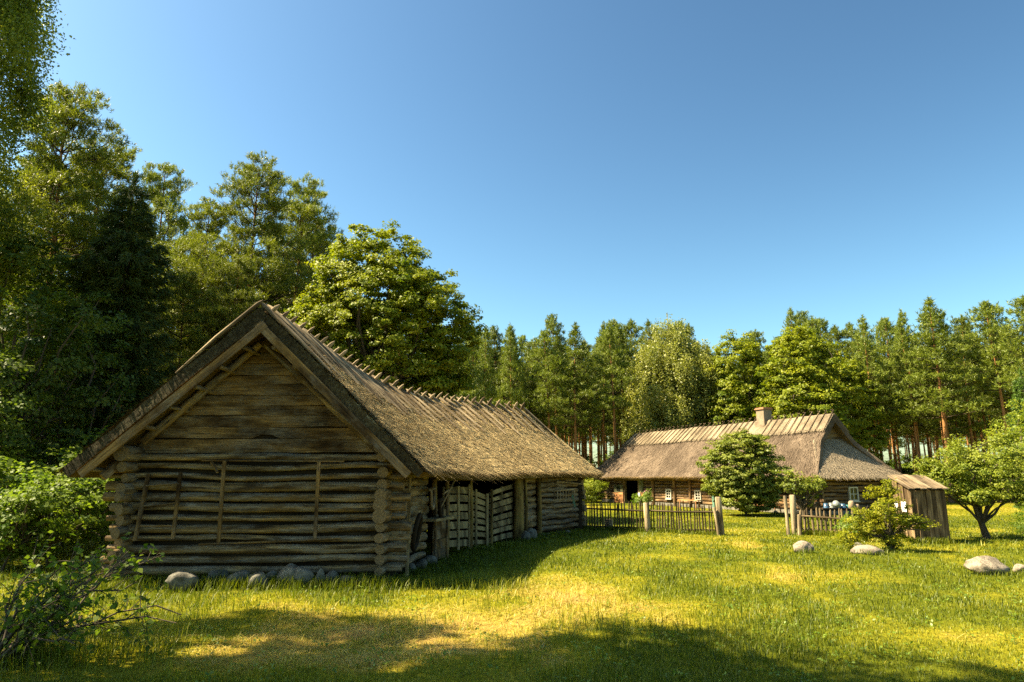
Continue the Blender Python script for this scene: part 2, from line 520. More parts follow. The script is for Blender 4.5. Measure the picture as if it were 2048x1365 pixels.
def straws(mb, top, count, lu, lv, ln=(.15, .45), w=.014, lift=.035, mi=0, s0=0., s1=1., t0=.0, t1=1.0, spread=.25):
    """single stalks lying on a slope, lower ends standing off a little"""
    verts = []; faces = []; uvs = []
    for k in range(count):
        s = random.uniform(s0, s1); t = random.uniform(t0, t1)
        p = top(s, t); e = .02
        q = top(s, min(t + e, 1.0)) if t < 1 - e else p + (p - top(s, t - e))
        d = (q - p).normalized()
        a = (top(min(s + .01, 1), t) - top(max(s - .01, 0), t)).normalized()
        n = a.cross(d)
        if n.z < 0: n = -n
        n.normalize()
        dd = (d + a * random.gauss(0, spread) + n * random.uniform(-.02, .09)).normalized()
        L = random.uniform(*ln); sd = dd.cross(n).normalized() * (w * random.uniform(.5, 1.3))
        b = p + n * random.uniform(.0, lift)
        i = len(verts)
        verts += [b - sd, b + sd, b + dd * L + n * random.uniform(0, lift)]
        faces.append([i, i + 1, i + 2]); u = (random.uniform(0, 300), random.uniform(0, 300))
        uvs.append([u, (u[0] + .02, u[1]), (u[0] + .01, u[1] + .2)])
    mb.add(verts, faces, uvs, mi, False)


def rock_mesh(name, mat, size, seed, facet=.25):
    me = bpy.data.meshes.new(name)
    import bmesh
    bm = bmesh.new(); bmesh.ops.create_icosphere(bm, subdivisions=4, radius=1)
    rs = random.Random(seed); planes = [(Vector((rs.gauss(0, 1), rs.gauss(0, 1), rs.gauss(0, .8))).normalized(), rs.uniform(.62, .95)) for _ in range(9)]
    o = Vector((rs.uniform(0, 99), rs.uniform(0, 99), 0))
    for v in bm.verts:
        p = v.co.normalized()
        r = 1 + .22 * noise.noise(p * 1.1 + o) + .10 * noise.noise(p * 2.7 + o) + .035 * noise.noise(p * 8 + o)
        for n, dd in planes:
            k = p.dot(n) * r
            if k > dd: r -= (k - dd) * .8 * p.dot(n)
        v.co = Vector((p.x * size[0] * r, p.y * size[1] * r, p.z * size[2] * r))
    for f in bm.faces: f.smooth = True
    bm.to_mesh(me); bm.free(); me.materials.append(mat)
    return me


def stone_obj(name, label, cat, loc, size, seed, mat, group=None, rot=0.):
    o = bpy.data.objects.new(name, rock_mesh(name, mat, size, seed)); COL.objects.link(o)
    o.location = loc; o.rotation_euler = (0, 0, rot)
    return tag(o, label, cat, group)


# ------------------------------------------------------------------ the barn
barn = thing('log_barn', 'weathered grey log barn with mossy thatched roof and sagging ridge of crossed poles', 'barn', (-5, 14, 0))
A = (-7.55, 13.80); B = (-2.52, 14.0)
WC = [(-2.5, 14.0), (-2.05, 17.0), (-1.45, 19.5), (-.42, 22.0), (.9, 24.8), (2.62, 27.5)]      # gate side, bends as it goes back
WL = [(-7.5, 13.8), (-7.3, 17.6), (-6.6, 20.6), (-5.2, 23.7), (-3.3, 26.7), (-.2, 29.6)]
LM = [M['log'], M['end'], M['dark_wood'], M['log_moss']]


def wall_at(px, out=0., py=1090):
    d = ray(px, py); k = d.x / d.y
    for (x0, y0), (x1, y1) in zip(WC, WC[1:]):
        # X = x0 + m (Y - y0) = k Y
        m = (x1 - x0) / (y1 - y0)
        den = (k - m)
        if abs(den) < 1e-6: continue
        Y = (x0 - m * y0) / den
        if y0 - .6 <= Y <= y1 + .6:
            n = Vector((y1 - y0, -(x1 - x0), 0)).normalized()
            return Vector((k * Y, Y, 0)) + n * out, n
    raise ValueError(px)


# front wall with its corner stacks
mb = MB()
log_wall(mb, A, B, .15, 2.52, 12, .098, .36, .42, 0, .12, .016, rj=.28, seg=18, sq=(.95, .76))
front_wall = mb.build('log_wall', LM, barn)
# side logs near the corner (ends stick out towards the yard)
mb = MB()
n1 = (-2.12, 16.7)
log_wall(mb, B, n1, .12, 2.2, 10, .115, .34, 0.1, .0, .09, 0, rj=.3, seg=6, inset=.14, sq=(.95, .9))
for zz, rr, ex in ((2.40, .10, .55), (2.60, .13, .75)):
    mb.tube([(B[0] - .02, 14.0 - ex, zz), (-2.3, 15.5, zz), (-2.05, 16.9, zz - .02)], [rr, rr, rr * .9], 14, True, 0, 1, .06)
mb.build('log_wall', LM, barn)
mb = MB()
for i in range(len(WL) - 1):
    log_wall(mb, WL[i], WL[i + 1], .15, 2.2, 10, .105, .36 if i == 0 else .05, .05, -.5, .05, 0, rj=.15, seg=5, inset=-.12)
for zz, rr, ex in ((2.2, .10, .42), (2.46, .15, .50)):
    mb.tube([(A[0] + .02, 13.8 - ex, zz), (-7.45, 15.5, zz), (-7.2, 18, zz - .05)], [rr, rr, rr * .9], 14, True, 0, 1, .06)
mb.build('log_wall', LM, barn)
mb = MB()
log_wall(mb, (2.62, 27.5), (-.2, 29.6), .15, 2.1, 10, .1, .25, .25, 0, .05, 0, seg=4)
mb.build('log_wall', LM, barn)
# far log panel of the gate side and the recessed panel before it
mb = MB()
pa, na = wall_at(1079, .0); pb, nb = wall_at(1157, .0)
log_wall(mb, pa, pb, .12, 2.02, 10, .098, .0, .12, 0, .05, 0, inset=.1, sq=(1.0, .86))
pa, na = wall_at(1049, -.12); pb, nb = wall_at(1076, -.12)
log_wall(mb, pa, pb, .3, 2.0, 8, .11, .0, .0, 0, .05, 0, inset=.1)
mb.build('log_wall', LM, barn)

# gable: horizontal boards in a triangle above the wall plate
mb = MB()
yg = 13.93; pk = (-5.06, 5.06); zb = 2.5; hl = 2.62
rows = [0, .27, .50, .74, .93, 1.16, 1.38, 1.56, 1.80, 2.05, 2.28, 2.52]
for i in range(len(rows) - 1):
    za = zb + rows[i] + random.uniform(-.006, .006); zc = zb + rows[i + 1] - .006
    wa = hl * (pk[1] - za) / (pk[1] - zb); wc = hl * (pk[1] - zc) / (pk[1] - zb)
    wc = max(wc, .03)
    tilt = random.uniform(-.012, .012); dy = .012 * (i % 2) + random.uniform(0, .012); n = 10
    y0 = yg - .02 - dy; y1 = yg + .02 - dy
    vs = []; fs = []; us = []; u0 = random.uniform(0, 400); v0 = random.uniform(0, 400)
    K = 24
    for k in range(K + 1):
        s = k / K
        for (top, y) in ((0, y0), (1, y0 + .012), (1, y1 + .012), (0, y1)):
            w = wc if top else wa; x = pk[0] - w + 2 * w * s
            z = (zc if top else za) + tilt * (s - .5) * 4 + (0 if top else .016 * noise.noise(Vector((s * 7, i * 3.1, 0))))
            if not top and i == 1 and k in (12, 13): z += .07
            vs.append((x, y, z)); us.append((u0 + x, v0 + z + y * .5))
    for k in range(K):
        for e in range(4):
            a = k * 4 + e; b = k * 4 + (e + 1) % 4
            fs.append([a, b, b + 4, a + 4])
    mb.add(vs, fs, [[us[q] for q in f] for f in fs], 0, False)
mb.beam((pk[0], yg + .10, zb), (pk[0], yg + .10, pk[1] - .2), .3, .02, (0, 1, 0), 1)
mb.hexa([(pk[0] - hl, yg + .05, zb), (pk[0] + hl, yg + .05, zb), (pk[0] + hl, yg + .07, zb), (pk[0] - hl, yg + .07, zb),
         (pk[0] - .05, yg + .05, pk[1]), (pk[0] + .05, yg + .05, pk[1]), (pk[0] + .05, yg + .07, pk[1]), (pk[0] - .05, yg + .07, pk[1])], 1)
gable = mb.build('gable_boarding', [M['board'], M['dark_wood']], barn)

# roof control lines
RIDGE = [(-4.98, 13.1, 5.29), (-4.85, 15.5, 5.25), (-4.6, 18.0, 5.06), (-4.1, 20.3, 4.80), (-2.95, 23.2, 4.62), (-1.54, 26.2, 4.76), (.62, 28.0, 4.66)]
EAVR = [(-1.66, 13.1, 2.12), (-1.42, 15.2, 2.14), (-1.08, 17.3, 2.09), (-.6, 19.4, 2.06), (.38, 21.8, 2.12), (1.7, 24.5, 2.15), (3.66, 27.9, 2.12)]
EAVL = [(-8.48, 13.1, 2.14), (-8.3, 15.6, 2.12), (-7.95, 18.4, 2.1), (-7.1, 21.2, 2.05), (-5.6, 24.5, 2.05), (-3.8, 27.6, 2.1), (-.5, 30.6, 2.1)]


def spline(pl, s):
    x = s * (len(pl) - 1); i = min(int(x), len(pl) - 2); f = x - i
    p = [Vector(pl[max(0, min(len(pl) - 1, i + k))]) for k in (-1, 0, 1, 2)]
    if i == 0: p[0] = p[1] * 2 - p[2]
    if i == len(pl) - 2: p[3] = p[2] * 2 - p[1]
    return .5 * ((2 * p[1]) + (p[2] - p[0]) * f + (2 * p[0] - 5 * p[1] + 4 * p[2] - p[3]) * f * f + (3 * p[1] - p[0] - 3 * p[2] + p[3]) * f ** 3)


def slope_fn(ev):
    def f(s, t):
        a = spline(RIDGE, s); b = spline(ev, s)
        p = a.lerp(b, t)
        p.z -= .13 * math.sin(PI * t) * min(1, s * 4) - .03 * math.sin(PI * t)
        return p
    return f


topR = slope_fn(EAVR); topL = slope_fn(EAVL)
er = Vector(RIDGE[-1]); cr = Vector(EAVR[-1]); cl = Vector(EAVL[-1])


def topH(s, t):
    return er.lerp(cr.lerp(cl, s), max(t, .004))


mb = MB()
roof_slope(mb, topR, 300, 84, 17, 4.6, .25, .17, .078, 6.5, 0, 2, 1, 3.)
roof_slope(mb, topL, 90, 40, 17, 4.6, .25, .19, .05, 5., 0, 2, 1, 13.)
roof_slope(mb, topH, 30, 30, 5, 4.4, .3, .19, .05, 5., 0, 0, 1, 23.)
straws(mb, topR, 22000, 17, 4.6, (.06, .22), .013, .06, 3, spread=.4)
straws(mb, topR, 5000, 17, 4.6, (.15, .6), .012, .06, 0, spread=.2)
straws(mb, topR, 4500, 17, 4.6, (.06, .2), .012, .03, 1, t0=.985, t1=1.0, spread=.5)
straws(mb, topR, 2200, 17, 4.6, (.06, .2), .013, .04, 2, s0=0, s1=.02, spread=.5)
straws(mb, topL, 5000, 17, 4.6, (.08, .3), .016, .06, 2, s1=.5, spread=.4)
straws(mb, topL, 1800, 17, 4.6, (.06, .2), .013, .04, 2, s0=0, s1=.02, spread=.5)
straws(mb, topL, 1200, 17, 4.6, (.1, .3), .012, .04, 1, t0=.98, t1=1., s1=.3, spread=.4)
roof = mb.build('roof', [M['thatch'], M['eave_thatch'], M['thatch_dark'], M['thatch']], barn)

# crossed ridge poles riding the thatch
NP = 36
for k in range(NP):
    s = .006 + .985 * (k / (NP - 1)) ** .86
    mb = MB()
    a = spline(RIDGE, min(s, .999)); 
    for fn, sg in ((topR, 1), (topL, -1)):
        s2 = min(max(s + sg * .003 + random.uniform(-.004, .004), .002), .998)
        tl = random.uniform(.30, .44)
        p0 = fn(s2, .0); p1 = fn(s2, tl)
        d = (p1 - p0).normalized(); nn = d.cross((spline(RIDGE, min(s2 + .02, 1)) - spline(RIDGE, max(s2 - .02, 0))).normalized())
        if nn.z < 0: nn = -nn
        nn.normalize()
        r = random.uniform(.055, .07)
        off = nn * (.05 + (.02 if sg > 0 else .05))
        tip = p0 - d * (random.uniform(.24, .36) if k else .14) + off
        mb.tube([tip, tip + d * .09, p0 + off, p0.lerp(p1, .5) + off, p1 + nn * .045], [.012, r * .85, r, r * .95, r * .6], 8, True, 0, 0, .12, (1.15, .75))
    mb.build('ridge_pole', M['pole'], roof)

# barge boards, rafters and lath ends under the overhang
pkb = P(523, 655, 13.08)
for (ex, ey) in ((160, 950), (817, 951)):
    mb = MB(); pe_ = P(ex, ey, 13.08 if ex < 500 else 13.084); mb.beam(Vector((pkb.x, pe_.y, pkb.z)) + (Vector((pkb.x, pe_.y, pkb.z)) - pe_).normalized() * .10, pe_, .04, .155, (0, 0, 1)); mb.build('barge_board', M['board'], barn)
for (a, b) in (((521, 688), (287, 884)), ((532, 690), (762, 905))):
    mb = MB(); p0 = P(*a, 13.68); p1 = P(*b, 13.68)
    mb.tube([p0, p0.lerp(p1, .5), p1], [.07, .08, .09], 10, True, 0, 1, .05); mb.build('rafter', LM, barn)
for sgn, fn in ((-1, topL), (1, topR)):
    for t in (.12, .25, .38, .51, .64, .77, .9):
        p = fn(.0, t); q = fn(.10, t); mb = MB(); off = Vector((-sgn * .12, 0, -.42 + .12 * t))
        mb.tube([p + off + Vector((0, .12, 0)), q + off], .045, 8, True, 0, 1, .1); mb.build('purlin', LM, barn)
mb = MB(); p0 = P(205, 955, 13.3); p1 = P(262, 905, 13.75)
mb.beam(p0, p1, .10, .14, (0, 0, 1)); mb.build('eave_brace', M['board'], barn)

# posts of the gate side
for px, r, zt, nm in ((863, .07, 1.95, 'door_post'), (889, .06, 1.9, 'door_post'), (938, .05, 1.9, 'door_post'), (1034, .17, 2.0, 'door_post'), (1049, .055, 1.95, 'door_post'), (1076, .085, 2.0, 'door_post'), (1157, .12, 2.0, 'corner_post')):
    p, n = wall_at(px, .06); mb = MB()
    mb.tube([p + Vector((0, 0, -.05)), p + Vector((.01, 0, zt * .5)), p + Vector((-.02, .01, zt))], [r * 1.1, r, r * .95], 12, True, 0, 1, .12)
    mb.build(nm, [M['log_moss'] if px != 1157 else M['dark_wood'], M['end']], barn)
# wall plate under the eave along the gates
mb = MB(); pts = []
for px in (870, 920, 980, 1035, 1080, 1155):
    p, n = wall_at(px, -.08); pts.append((p.x, p.y, 2.02))
mb.tube(pts, .11, 10, True, 0, 1, .05); mb.build('wall_plate', LM, barn)


def plank_gate(bl, br, tr, tl, nb, gap, battens, mat, thick=.03):
    """open-boarded gate leaf: boards and battens nailed in one plane"""
    bl, br, tr, tl = map(Vector, (bl, br, tr, tl))
    n = (br - bl).cross(tl - bl).normalized()
    if n.y > 0: n = -n
    mb = MB()
    for i in range(nb):
        g = gap * random.uniform(.6, 1.4)
        t0 = (i + g / 2) / nb; t1 = (i + 1 - g / 2) / nb
        e = random.uniform(-.01, .012); K = 4
        vs = []; fs = []; us = []; u0 = random.uniform(0, 400); v0 = random.uniform(0, 400); sagk = random.uniform(.0, .025)
        for k in range(K + 1):
            s = k / K * (1 + .02) - .01
            a = bl.lerp(tl, t0).lerp(br.lerp(tr, t0), s); c = bl.lerp(tl, t1).lerp(br.lerp(tr, t1), s)
            sg = Vector((0, 0, sagk * math.sin(PI * s) + e))
            for q in (a, c):
                q += sg
            for q, w in ((a, 0), (c, 0), (c, 1), (a, 1)):
                vs.append(q - n * thick * w); us.append((u0 + s * (br - bl).length, v0 + (q - bl).length))
        for k in range(K):
            for e_ in range(4):
                f = [k * 4 + e_, k * 4 + (e_ + 1) % 4, (k + 1) * 4 + (e_ + 1) % 4, (k + 1) * 4 + e_]
                fs.append(f)
        fs += [[0, 1, 2, 3], [K * 4 + 3, K * 4 + 2, K * 4 + 1, K * 4]]
        mb.add(vs, fs, [[us[q] for q in f] for f in fs], 0, False)
    g = mb.build('plank_gate', mat, barn)
    for s, back, w, ex in battens:
        mb = MB(); off = n * (.025 if not back else -.055)
        mb.beam(bl.lerp(br, s) + off + Vector((0, 0, -.05)), tl.lerp(tr, s) + off + Vector((0, 0, ex)), w, .04, (n.x, n.y, n.z))
        mb.build('batten', M['log_moss'] if w > .1 else mat, g)
    return g


p0, _ = wall_at(888, .1); p1, _ = wall_at(938, .1)
Y0, Y1 = p0.y, p1.y
g1 = plank_gate(P(888, 1098, Y0), P(938, 1094, Y1), P(938, 973, Y1), P(888, 972, Y0), 7, .2, ((.52, False, .10, .0), (.98, False, .10, .05)), M['grey_board'])
a = G(941, 1097); b = G(974, 1094)
plank_gate((a.x, a.y, .06), (b.x, b.y, .04), P(974, 990, b.y), P(941, 977, a.y), 8, .3, ((.3, False, .07, .03), (.97, False, .09, .03)), M['grey_board'])
a = G(981, 1091); b = G(1029, 1079)
plank_gate((a.x, a.y, .05), (b.x, b.y, .05), P(1029, 965, b.y), P(981, 981, a.y), 8, .33, ((.02, False, .11, .03), (.5, True, .08, .0), (.97, False, .07, .0)), M['grey_board'])
# narrow boarded hatch before the gates
p0, _ = wall_at(858, .12); p1, _ = wall_at(884, .12)
plank_gate((p0.x, p0.y, .02), (p1.x, p1.y, .02), (p1.x, p1.y, 1.2), (p0.x, p0.y, 1.2), 5, .03, ((.04, False, .07, .1), (.96, False, .07, .5)), M['board'])
mb = MB(); p0, n = wall_at(836, .25); p1, _ = wall_at(876, .25)
mb.beam((p0.x, p0.y, 1.03), (p1.x, p1.y, 1.03), .34, .06); mb.build('shelf', M['grey_board'], barn)
rehome(barn)

# ------------------------------------------------------------------ things leaning on and hanging from the barn
def rods(name, label, cat, parts, mat, group=None):
    """parts: (part name, p0, p1, radius or (w,h))"""
    t = thing(name, label, cat, parts[0][1], group)
    for nm, p0, p1, r in parts:
        mb = MB()
        if hasattr(r, '__len__'): mb.beam(p0, p1, r[0], r[1], (0, -1, .01))
        else:
            p0 = Vector(p0); p1 = Vector(p1); mid = p0.lerp(p1, .5) + Vector((random.uniform(-.01, .01), 0, random.uniform(-.015, .015)))
            mb.tube([p0, mid, p1], [r, r * .95, r * .85], 8, True, 0, 0, .15)
        mb.build(nm, mat, t)
    rehome(t)
    return t


yf = 13.72
rods('wall_rack', 'large wooden rack of two uprights and crooked cross rods on the gable wall', 'rack', [
    ('rod', P(404, 921, yf), P(688, 923, yf), .022), ('rod', P(398, 1089, yf), P(682, 1077, yf), .022),
    ('upright', P(449, 922, yf - .05), P(437, 1085, yf - .05), (.065, .045)), ('upright', P(638, 924, yf - .05), P(630, 1077, yf - .05), (.065, .045)),
    ('peg', P(423, 925, yf), P(435, 945, yf - .12), .03)], M['board'])
rods('leaning_ladder', 'short slanted ladder hung beside the rack against the log wall', 'ladder', [
    ('side_rail', P(297, 948, yf - .03), P(270, 1082, yf - .12), (.07, .05)), ('side_rail', P(361, 945, yf - .03), P(346, 1078, yf - .12), (.06, .05)),
    ('rung', P(292, 972, yf - .06), P(358, 968, yf - .06), .02), ('rung', P(286, 1012, yf - .08), P(355, 1006, yf - .08), .02), ('rung', P(278, 1052, yf - .1), P(350, 1052, yf - .1), .02)], M['board'])
p, n = wall_at(815, .28)
rods('leaning_plank', 'thin pale plank leaning against the corner logs of the barn', 'plank', [('board', Vector((p.x - .12, p.y - 1.0, 0.05)), Vector((p.x - .13, p.y - .9, 2.0)), (.07, .03))], M['grey_board'])
# rack-like rake head, pole and board on the far log panel
def wp(px, py, out):
    q, _ = wall_at(px, out); return P(px, py, q.y)
rk = [('rail', wp(1107, 982, .2), wp(1152, 978, .2), .04), ('rail', wp(1108, 1004, .2), wp(1150, 1001, .2), .035)]
for i in range(8):
    px = 1109 + i * 5.6; rk.append(('spindle', wp(px, 980, .2), wp(px, 1004, .2), .024))
rods('hanging_manger', 'small wooden manger rack with upright spindles hanging by the barn corner', 'rack', rk, M['pole'])
rods('long_pole', 'long thin pole laid under the eave above the hanging manger', 'pole', [('shaft', wp(1084, 982, .3), wp(1118, 966, .35), .025), ('shaft', wp(1112, 964, .35), wp(1166, 969, .45), .045)], M['log'])
rods('green_slat', 'faded green board leaning by the dark barn corner post', 'board', [('board', wp(1144, 990, .28), wp(1150, 1014, .32), (.09, .03))], M['teal_paint'])
# yokes and shafts under the eave by the corner
def bow(name, label, cat, c, w, h, r, mat, tilt=0.):
    t = thing(name, label, cat, c); mb = MB(); pts = []
    for k in range(15):
        a = PI * (k / 14) ; q = Vector((0, math.cos(a) * w + tilt * math.sin(a), -math.sin(a) * h)); pts.append(Vector(c) + q)
    mb.tube(pts, [r * (.7 + .5 * math.sin(PI * k / 14)) for k in range(15)], 8, True, 0, 0, .1); mb.build('bow', mat, t)
    mb = MB(); mb.tube([pts[0] + Vector((0, .12, .02)), pts[-1] - Vector((0, .12, -.02))], r * .9, 8, True); mb.build('crossbar', mat, t)
    rehome(t); return t


q, n = wall_at(838, .30); bow('ox_yoke', 'dark curved yoke hanging under the eave next to the corner logs', 'yoke', (q.x, q.y, 1.72), .34, .42, .04, M['log'])
q, n = wall_at(852, .34); bow('collar_frame', 'round collar frame hanging beside the dark yoke under the eave', 'harness', (q.x, q.y, 1.45), .24, .36, .05, M['dark_wood'], .1)
q, n = wall_at(868, .4)
rods('scythe_shaft', 'slanted tool shaft hung from the eave in front of the boarded hatch', 'tool', [('shaft', (q.x - .25, q.y - .6, 1.15), (q.x + .1, q.y + .1, 1.95), .025), ('crossbar', (q.x - .1, q.y - .7, 1.62), (q.x, q.y + .3, 1.75), .03)], M['log'])
q, n = wall_at(822, .3)
t = thing('wheel_rim', 'dark wooden wheel rim leaning against the lower logs of the barn side', 'wheel', (q.x - .1, q.y - .5, .6)); mb = MB(); pts = []
for k in range(25):
    a = 2 * PI * k / 24; pts.append((q.x - .1 + .06 * math.sin(a), q.y - .5 + math.cos(a) * .36, .85 + math.sin(a) * .36))
mb.tube(pts, .05, 8, False); mb.build('rim', M['dark_wood'], t); rehome(t)

# stones under the sill
def fs(px, py, w, h, seed, label, mat='stone_blue', dy=0.1, group='loose stones under the barn sill'):
    g = G(px, py + h * .45); k = g.y / FPX
    stone_obj('foundation_stone', label, 'stone', (g.x, g.y + w * k * .25, h * k * .42), (w * k * .54, w * k * .46, h * k * .58), seed, M[mat], group, 0)


fs(355, 1166, 58, 34, 1, 'large rounded pale stone behind the bush below the log wall')
fs(397, 1153, 22, 22, 2, 'small blocky stone beside the pale rounded stone under the sill')
fs(430, 1158, 40, 26, 3, 'flat dark stone under the sill log below the rack')
fs(474, 1162, 42, 30, 4, 'broad dark foundation stone between the flat and the wedge-shaped stones')
fs(512, 1164, 40, 34, 5, 'pale wedge-shaped stone next to the big double boulder')
fs(541, 1160, 26, 28, 6, 'small stone squeezed beside the big double boulder')
fs(574, 1157, 44, 42, 7, 'big round half of the double boulder under the barn', 'stone')
fs(601, 1158, 38, 40, 8, 'squarer half of the double boulder under the barn', 'stone')
fs(637, 1160, 18, 32, 9, 'thin upright pale stone under the barn sill')
fs(662, 1160, 28, 26, 10, 'dark stone in the row towards the barn corner')
fs(690, 1165, 34, 20, 11, 'low flat stone in the grass before the corner stack')
fs(722, 1168, 34, 16, 12, 'half buried stone at the foot of the corner stack')
for i, (px, py, w, h) in enumerate(((822, 1137, 20, 15), (842, 1130, 22, 20), (860, 1122, 24, 20))):
    fs(px, py, w, h, 20 + i, 'small grey stone under the lowest side log of the barn', 'stone_blue', .1, 'grey stones under the side logs')
fs(1052, 1074, 17, 22, 30, 'grey stone leaning in the recess between two door posts')
fs(1064, 1070, 20, 26, 31, 'taller grey stone in the recess beside the thick door post')
for i, (px, py, w, h) in enumerate(((1086, 1071, 9, 6), (1098, 1070, 9, 5), (1116, 1068, 7, 5), (1126, 1068, 9, 5), (1137, 1066, 12, 7))):
    fs(px, py, w, h, 40 + i, 'small whitish stone in the grass below the far log panel', 'stone', .1, 'whitish stones below the far log panel')
# ------------------------------------------------------------------ farmhouse
HC = Vector((16.8, 38.4, 0)); HX = Vector((-.4, .9165, 0)); HY = Vector((.9165, .4, 0)); HL = 22.9; HW = 5.0
house = thing('farmhouse', 'long low log farmhouse with hipped thatched roof, chimney and pale ridge band', 'house', HC)


def H(l, w, z): return HC + HX * l + HY * w + Vector((0, 0, z))


def hl(px, py=990):
    d = ray(px, py); k = d.x / d.y
    return (HC.x - k * HC.y) / (.4 + k * .9165)


def hw(px, py=990):
    d = ray(px, py); k = d.x / d.y
    return (k * HC.y - HC.x) / (.9165 - k * .4)


def hz(l, w, py, px): return P(px, py, H(l, w, 0).y).z


def house_logs(l0, l1, z0=.22, z1=2.15, ea=0., eb=0.):
    mb = MB(); a = H(l1, 0, 0); b = H(l0, 0, 0)
    log_wall(mb, (a.x, a.y), (b.x, b.y), z0, z1, 9, .105, ea, eb, 0, .04, 0, inset=.1, seg=6, sq=(.7, .97), rj=.08)
    return mb.build('log_wall', [M['house_log'], M['end'], M['dark_wood']], house)


dl1, dl0 = hl(1252), hl(1279)
house_logs(dl1, HL, eb=0, ea=.3)
house_logs(0, dl0, eb=.3, ea=0)
mb = MB(); a = H(dl1 + .05, .02, 0); b = H(dl0 - .05, .02, 0)
mb.beam(a + Vector((0, 0, 1.93)), b + Vector((0, 0, 1.93)), .2, .3); mb.build('lintel', M['house_log'], house)
mb = MB(); a = H(0, 0, 0); b = H(0, HW, 0)
log_wall(mb, (a.x, a.y), (b.x, b.y), .22, 2.1, 9, .105, .28, .28, .5, .04, 0, inset=.1, seg=5, sq=(.7, .97))
mb.build('log_wall', [M['house_log'], M['end'], M['dark_wood']], house)
for (q0, q1) in ((H(0, HW, 0), H(HL, HW, 0)), (H(HL, HW, 0), H(HL, 0, 0))):
    mb = MB(); log_wall(mb, (q0.x, q0.y), (q1.x, q1.y), .22, 2.1, 9, .105, .25, .25, 0, .04, 0, inset=.1, seg=4)
    mb.build('log_wall', [M['house_log'], M['end'], M['dark_wood']], house)
mb = MB()   # stone footing
for (l0, l1, w0, w1) in ((0, dl0, -.06, .2), (dl1, HL, -.06, .2)):
    mb.hexa([H(l0, w0, -.1), H(l0, w1, -.1), H(l1, w1, -.1), H(l1, w0, -.1), H(l0, w0, .2), H(l0, w1, .2), H(l1, w1, .2), H(l1, w0, .2)])
mb.hexa([H(-.06, -.05, -.1), H(.2, -.05, -.1), H(.2, HW, -.1), H(-.06, HW, -.1), H(-.06, -.05, .19), H(.2, -.05, .19), H(.2, HW, .19), H(-.06, HW, .19)])
mb.build('stone_footing', M['stone'], house)
for px, w_, rr in ((1352, -.12, .13), (1383, -.12, .11), (1309, -.1, .16)):
    l = hl(px); mb = MB(); mb.tube([H(l, w_, .0), H(l, w_, 1.0), H(l, w_, 2.05)], [rr, rr * .95, rr], 10, True, 0, 1, .06, (.9, .9)); mb.build('wall_post', [M['house_log'], M['end']], house)


def slab(name, l0, l1, w, z0, z1, th, mat, parent):
    mb = MB(); mb.hexa([H(l0, w, z0), H(l0, w + th, z0), H(l1, w + th, z0), H(l1, w, z0), H(l0, w, z1), H(l0, w + th, z1), H(l1, w + th, z1), H(l1, w, z1)])
    return mb.build(name, mat, parent)


def slab_w(name, w0, w1, l, z0, z1, th, mat, parent):
    mb = MB(); mb.hexa([H(l, w0, z0), H(l + th, w0, z0), H(l + th, w1, z0), H(l, w1, z0), H(l, w0, z1), H(l + th, w0, z1), H(l + th, w1, z1), H(l, w1, z1)])
    return mb.build(name, mat, parent)


# doorway: frame, inner leaf swung open against the wall, boarded panel with note box
dz = 1.78
df = slab('door_frame', dl0 - .02, dl0 - .16, -.14, .1, dz + .05, .2, M['house_log'], house)
slab('door_frame', dl1 + .02, dl1 + .2, -.14, .1, dz + .05, .2, M['house_log'], house)
slab('door_frame', dl0 - .16, dl1 + .2, -.145, dz + .052, dz + .2, .2, M['house_log'], house)
la, lb = hl(1233), hl(1250.5)
za = hz(la, -.2, 985, 1240); zb = hz(la, -.2, 1006, 1240); zc = hz(la, -.2, 970, 1240)
dr = slab('door', la, lb, -.22, zb - .1, za, .05, M['red_board'], house); dr['label'] = 'lower half door of reddish boards'
d2 = slab('door', la, lb, -.225, za + .01, zc, .05, M['green_board'], house); d2['label'] = 'upper half door with a small dark hatch'
slab('hatch', la * .7 + lb * .3, la * .28 + lb * .72, -.245, za + .12, zc - .08, .02, M['glass'], d2)
slab('batten', la + .03, lb - .03, -.25, zb + .02, zb + .1, .028, M['red_board'], dr)
lc, ld = hl(1279), hl(1290)
slab('side_panel', ld, lc, -.13, .3, hz(lc, -.1, 985, 1284), .04, M['red_board'], house)
slab('side_panel', ld, lc, -.132, hz(lc, -.1, 985, 1284) + .005, 1.95, .04, M['green_board'], house)
slab('note_box', hl(1284.5), hl(1281), -.23, hz(lc, -.2, 993, 1283), hz(lc, -.2, 986, 1283), .09, M['paper'], house)


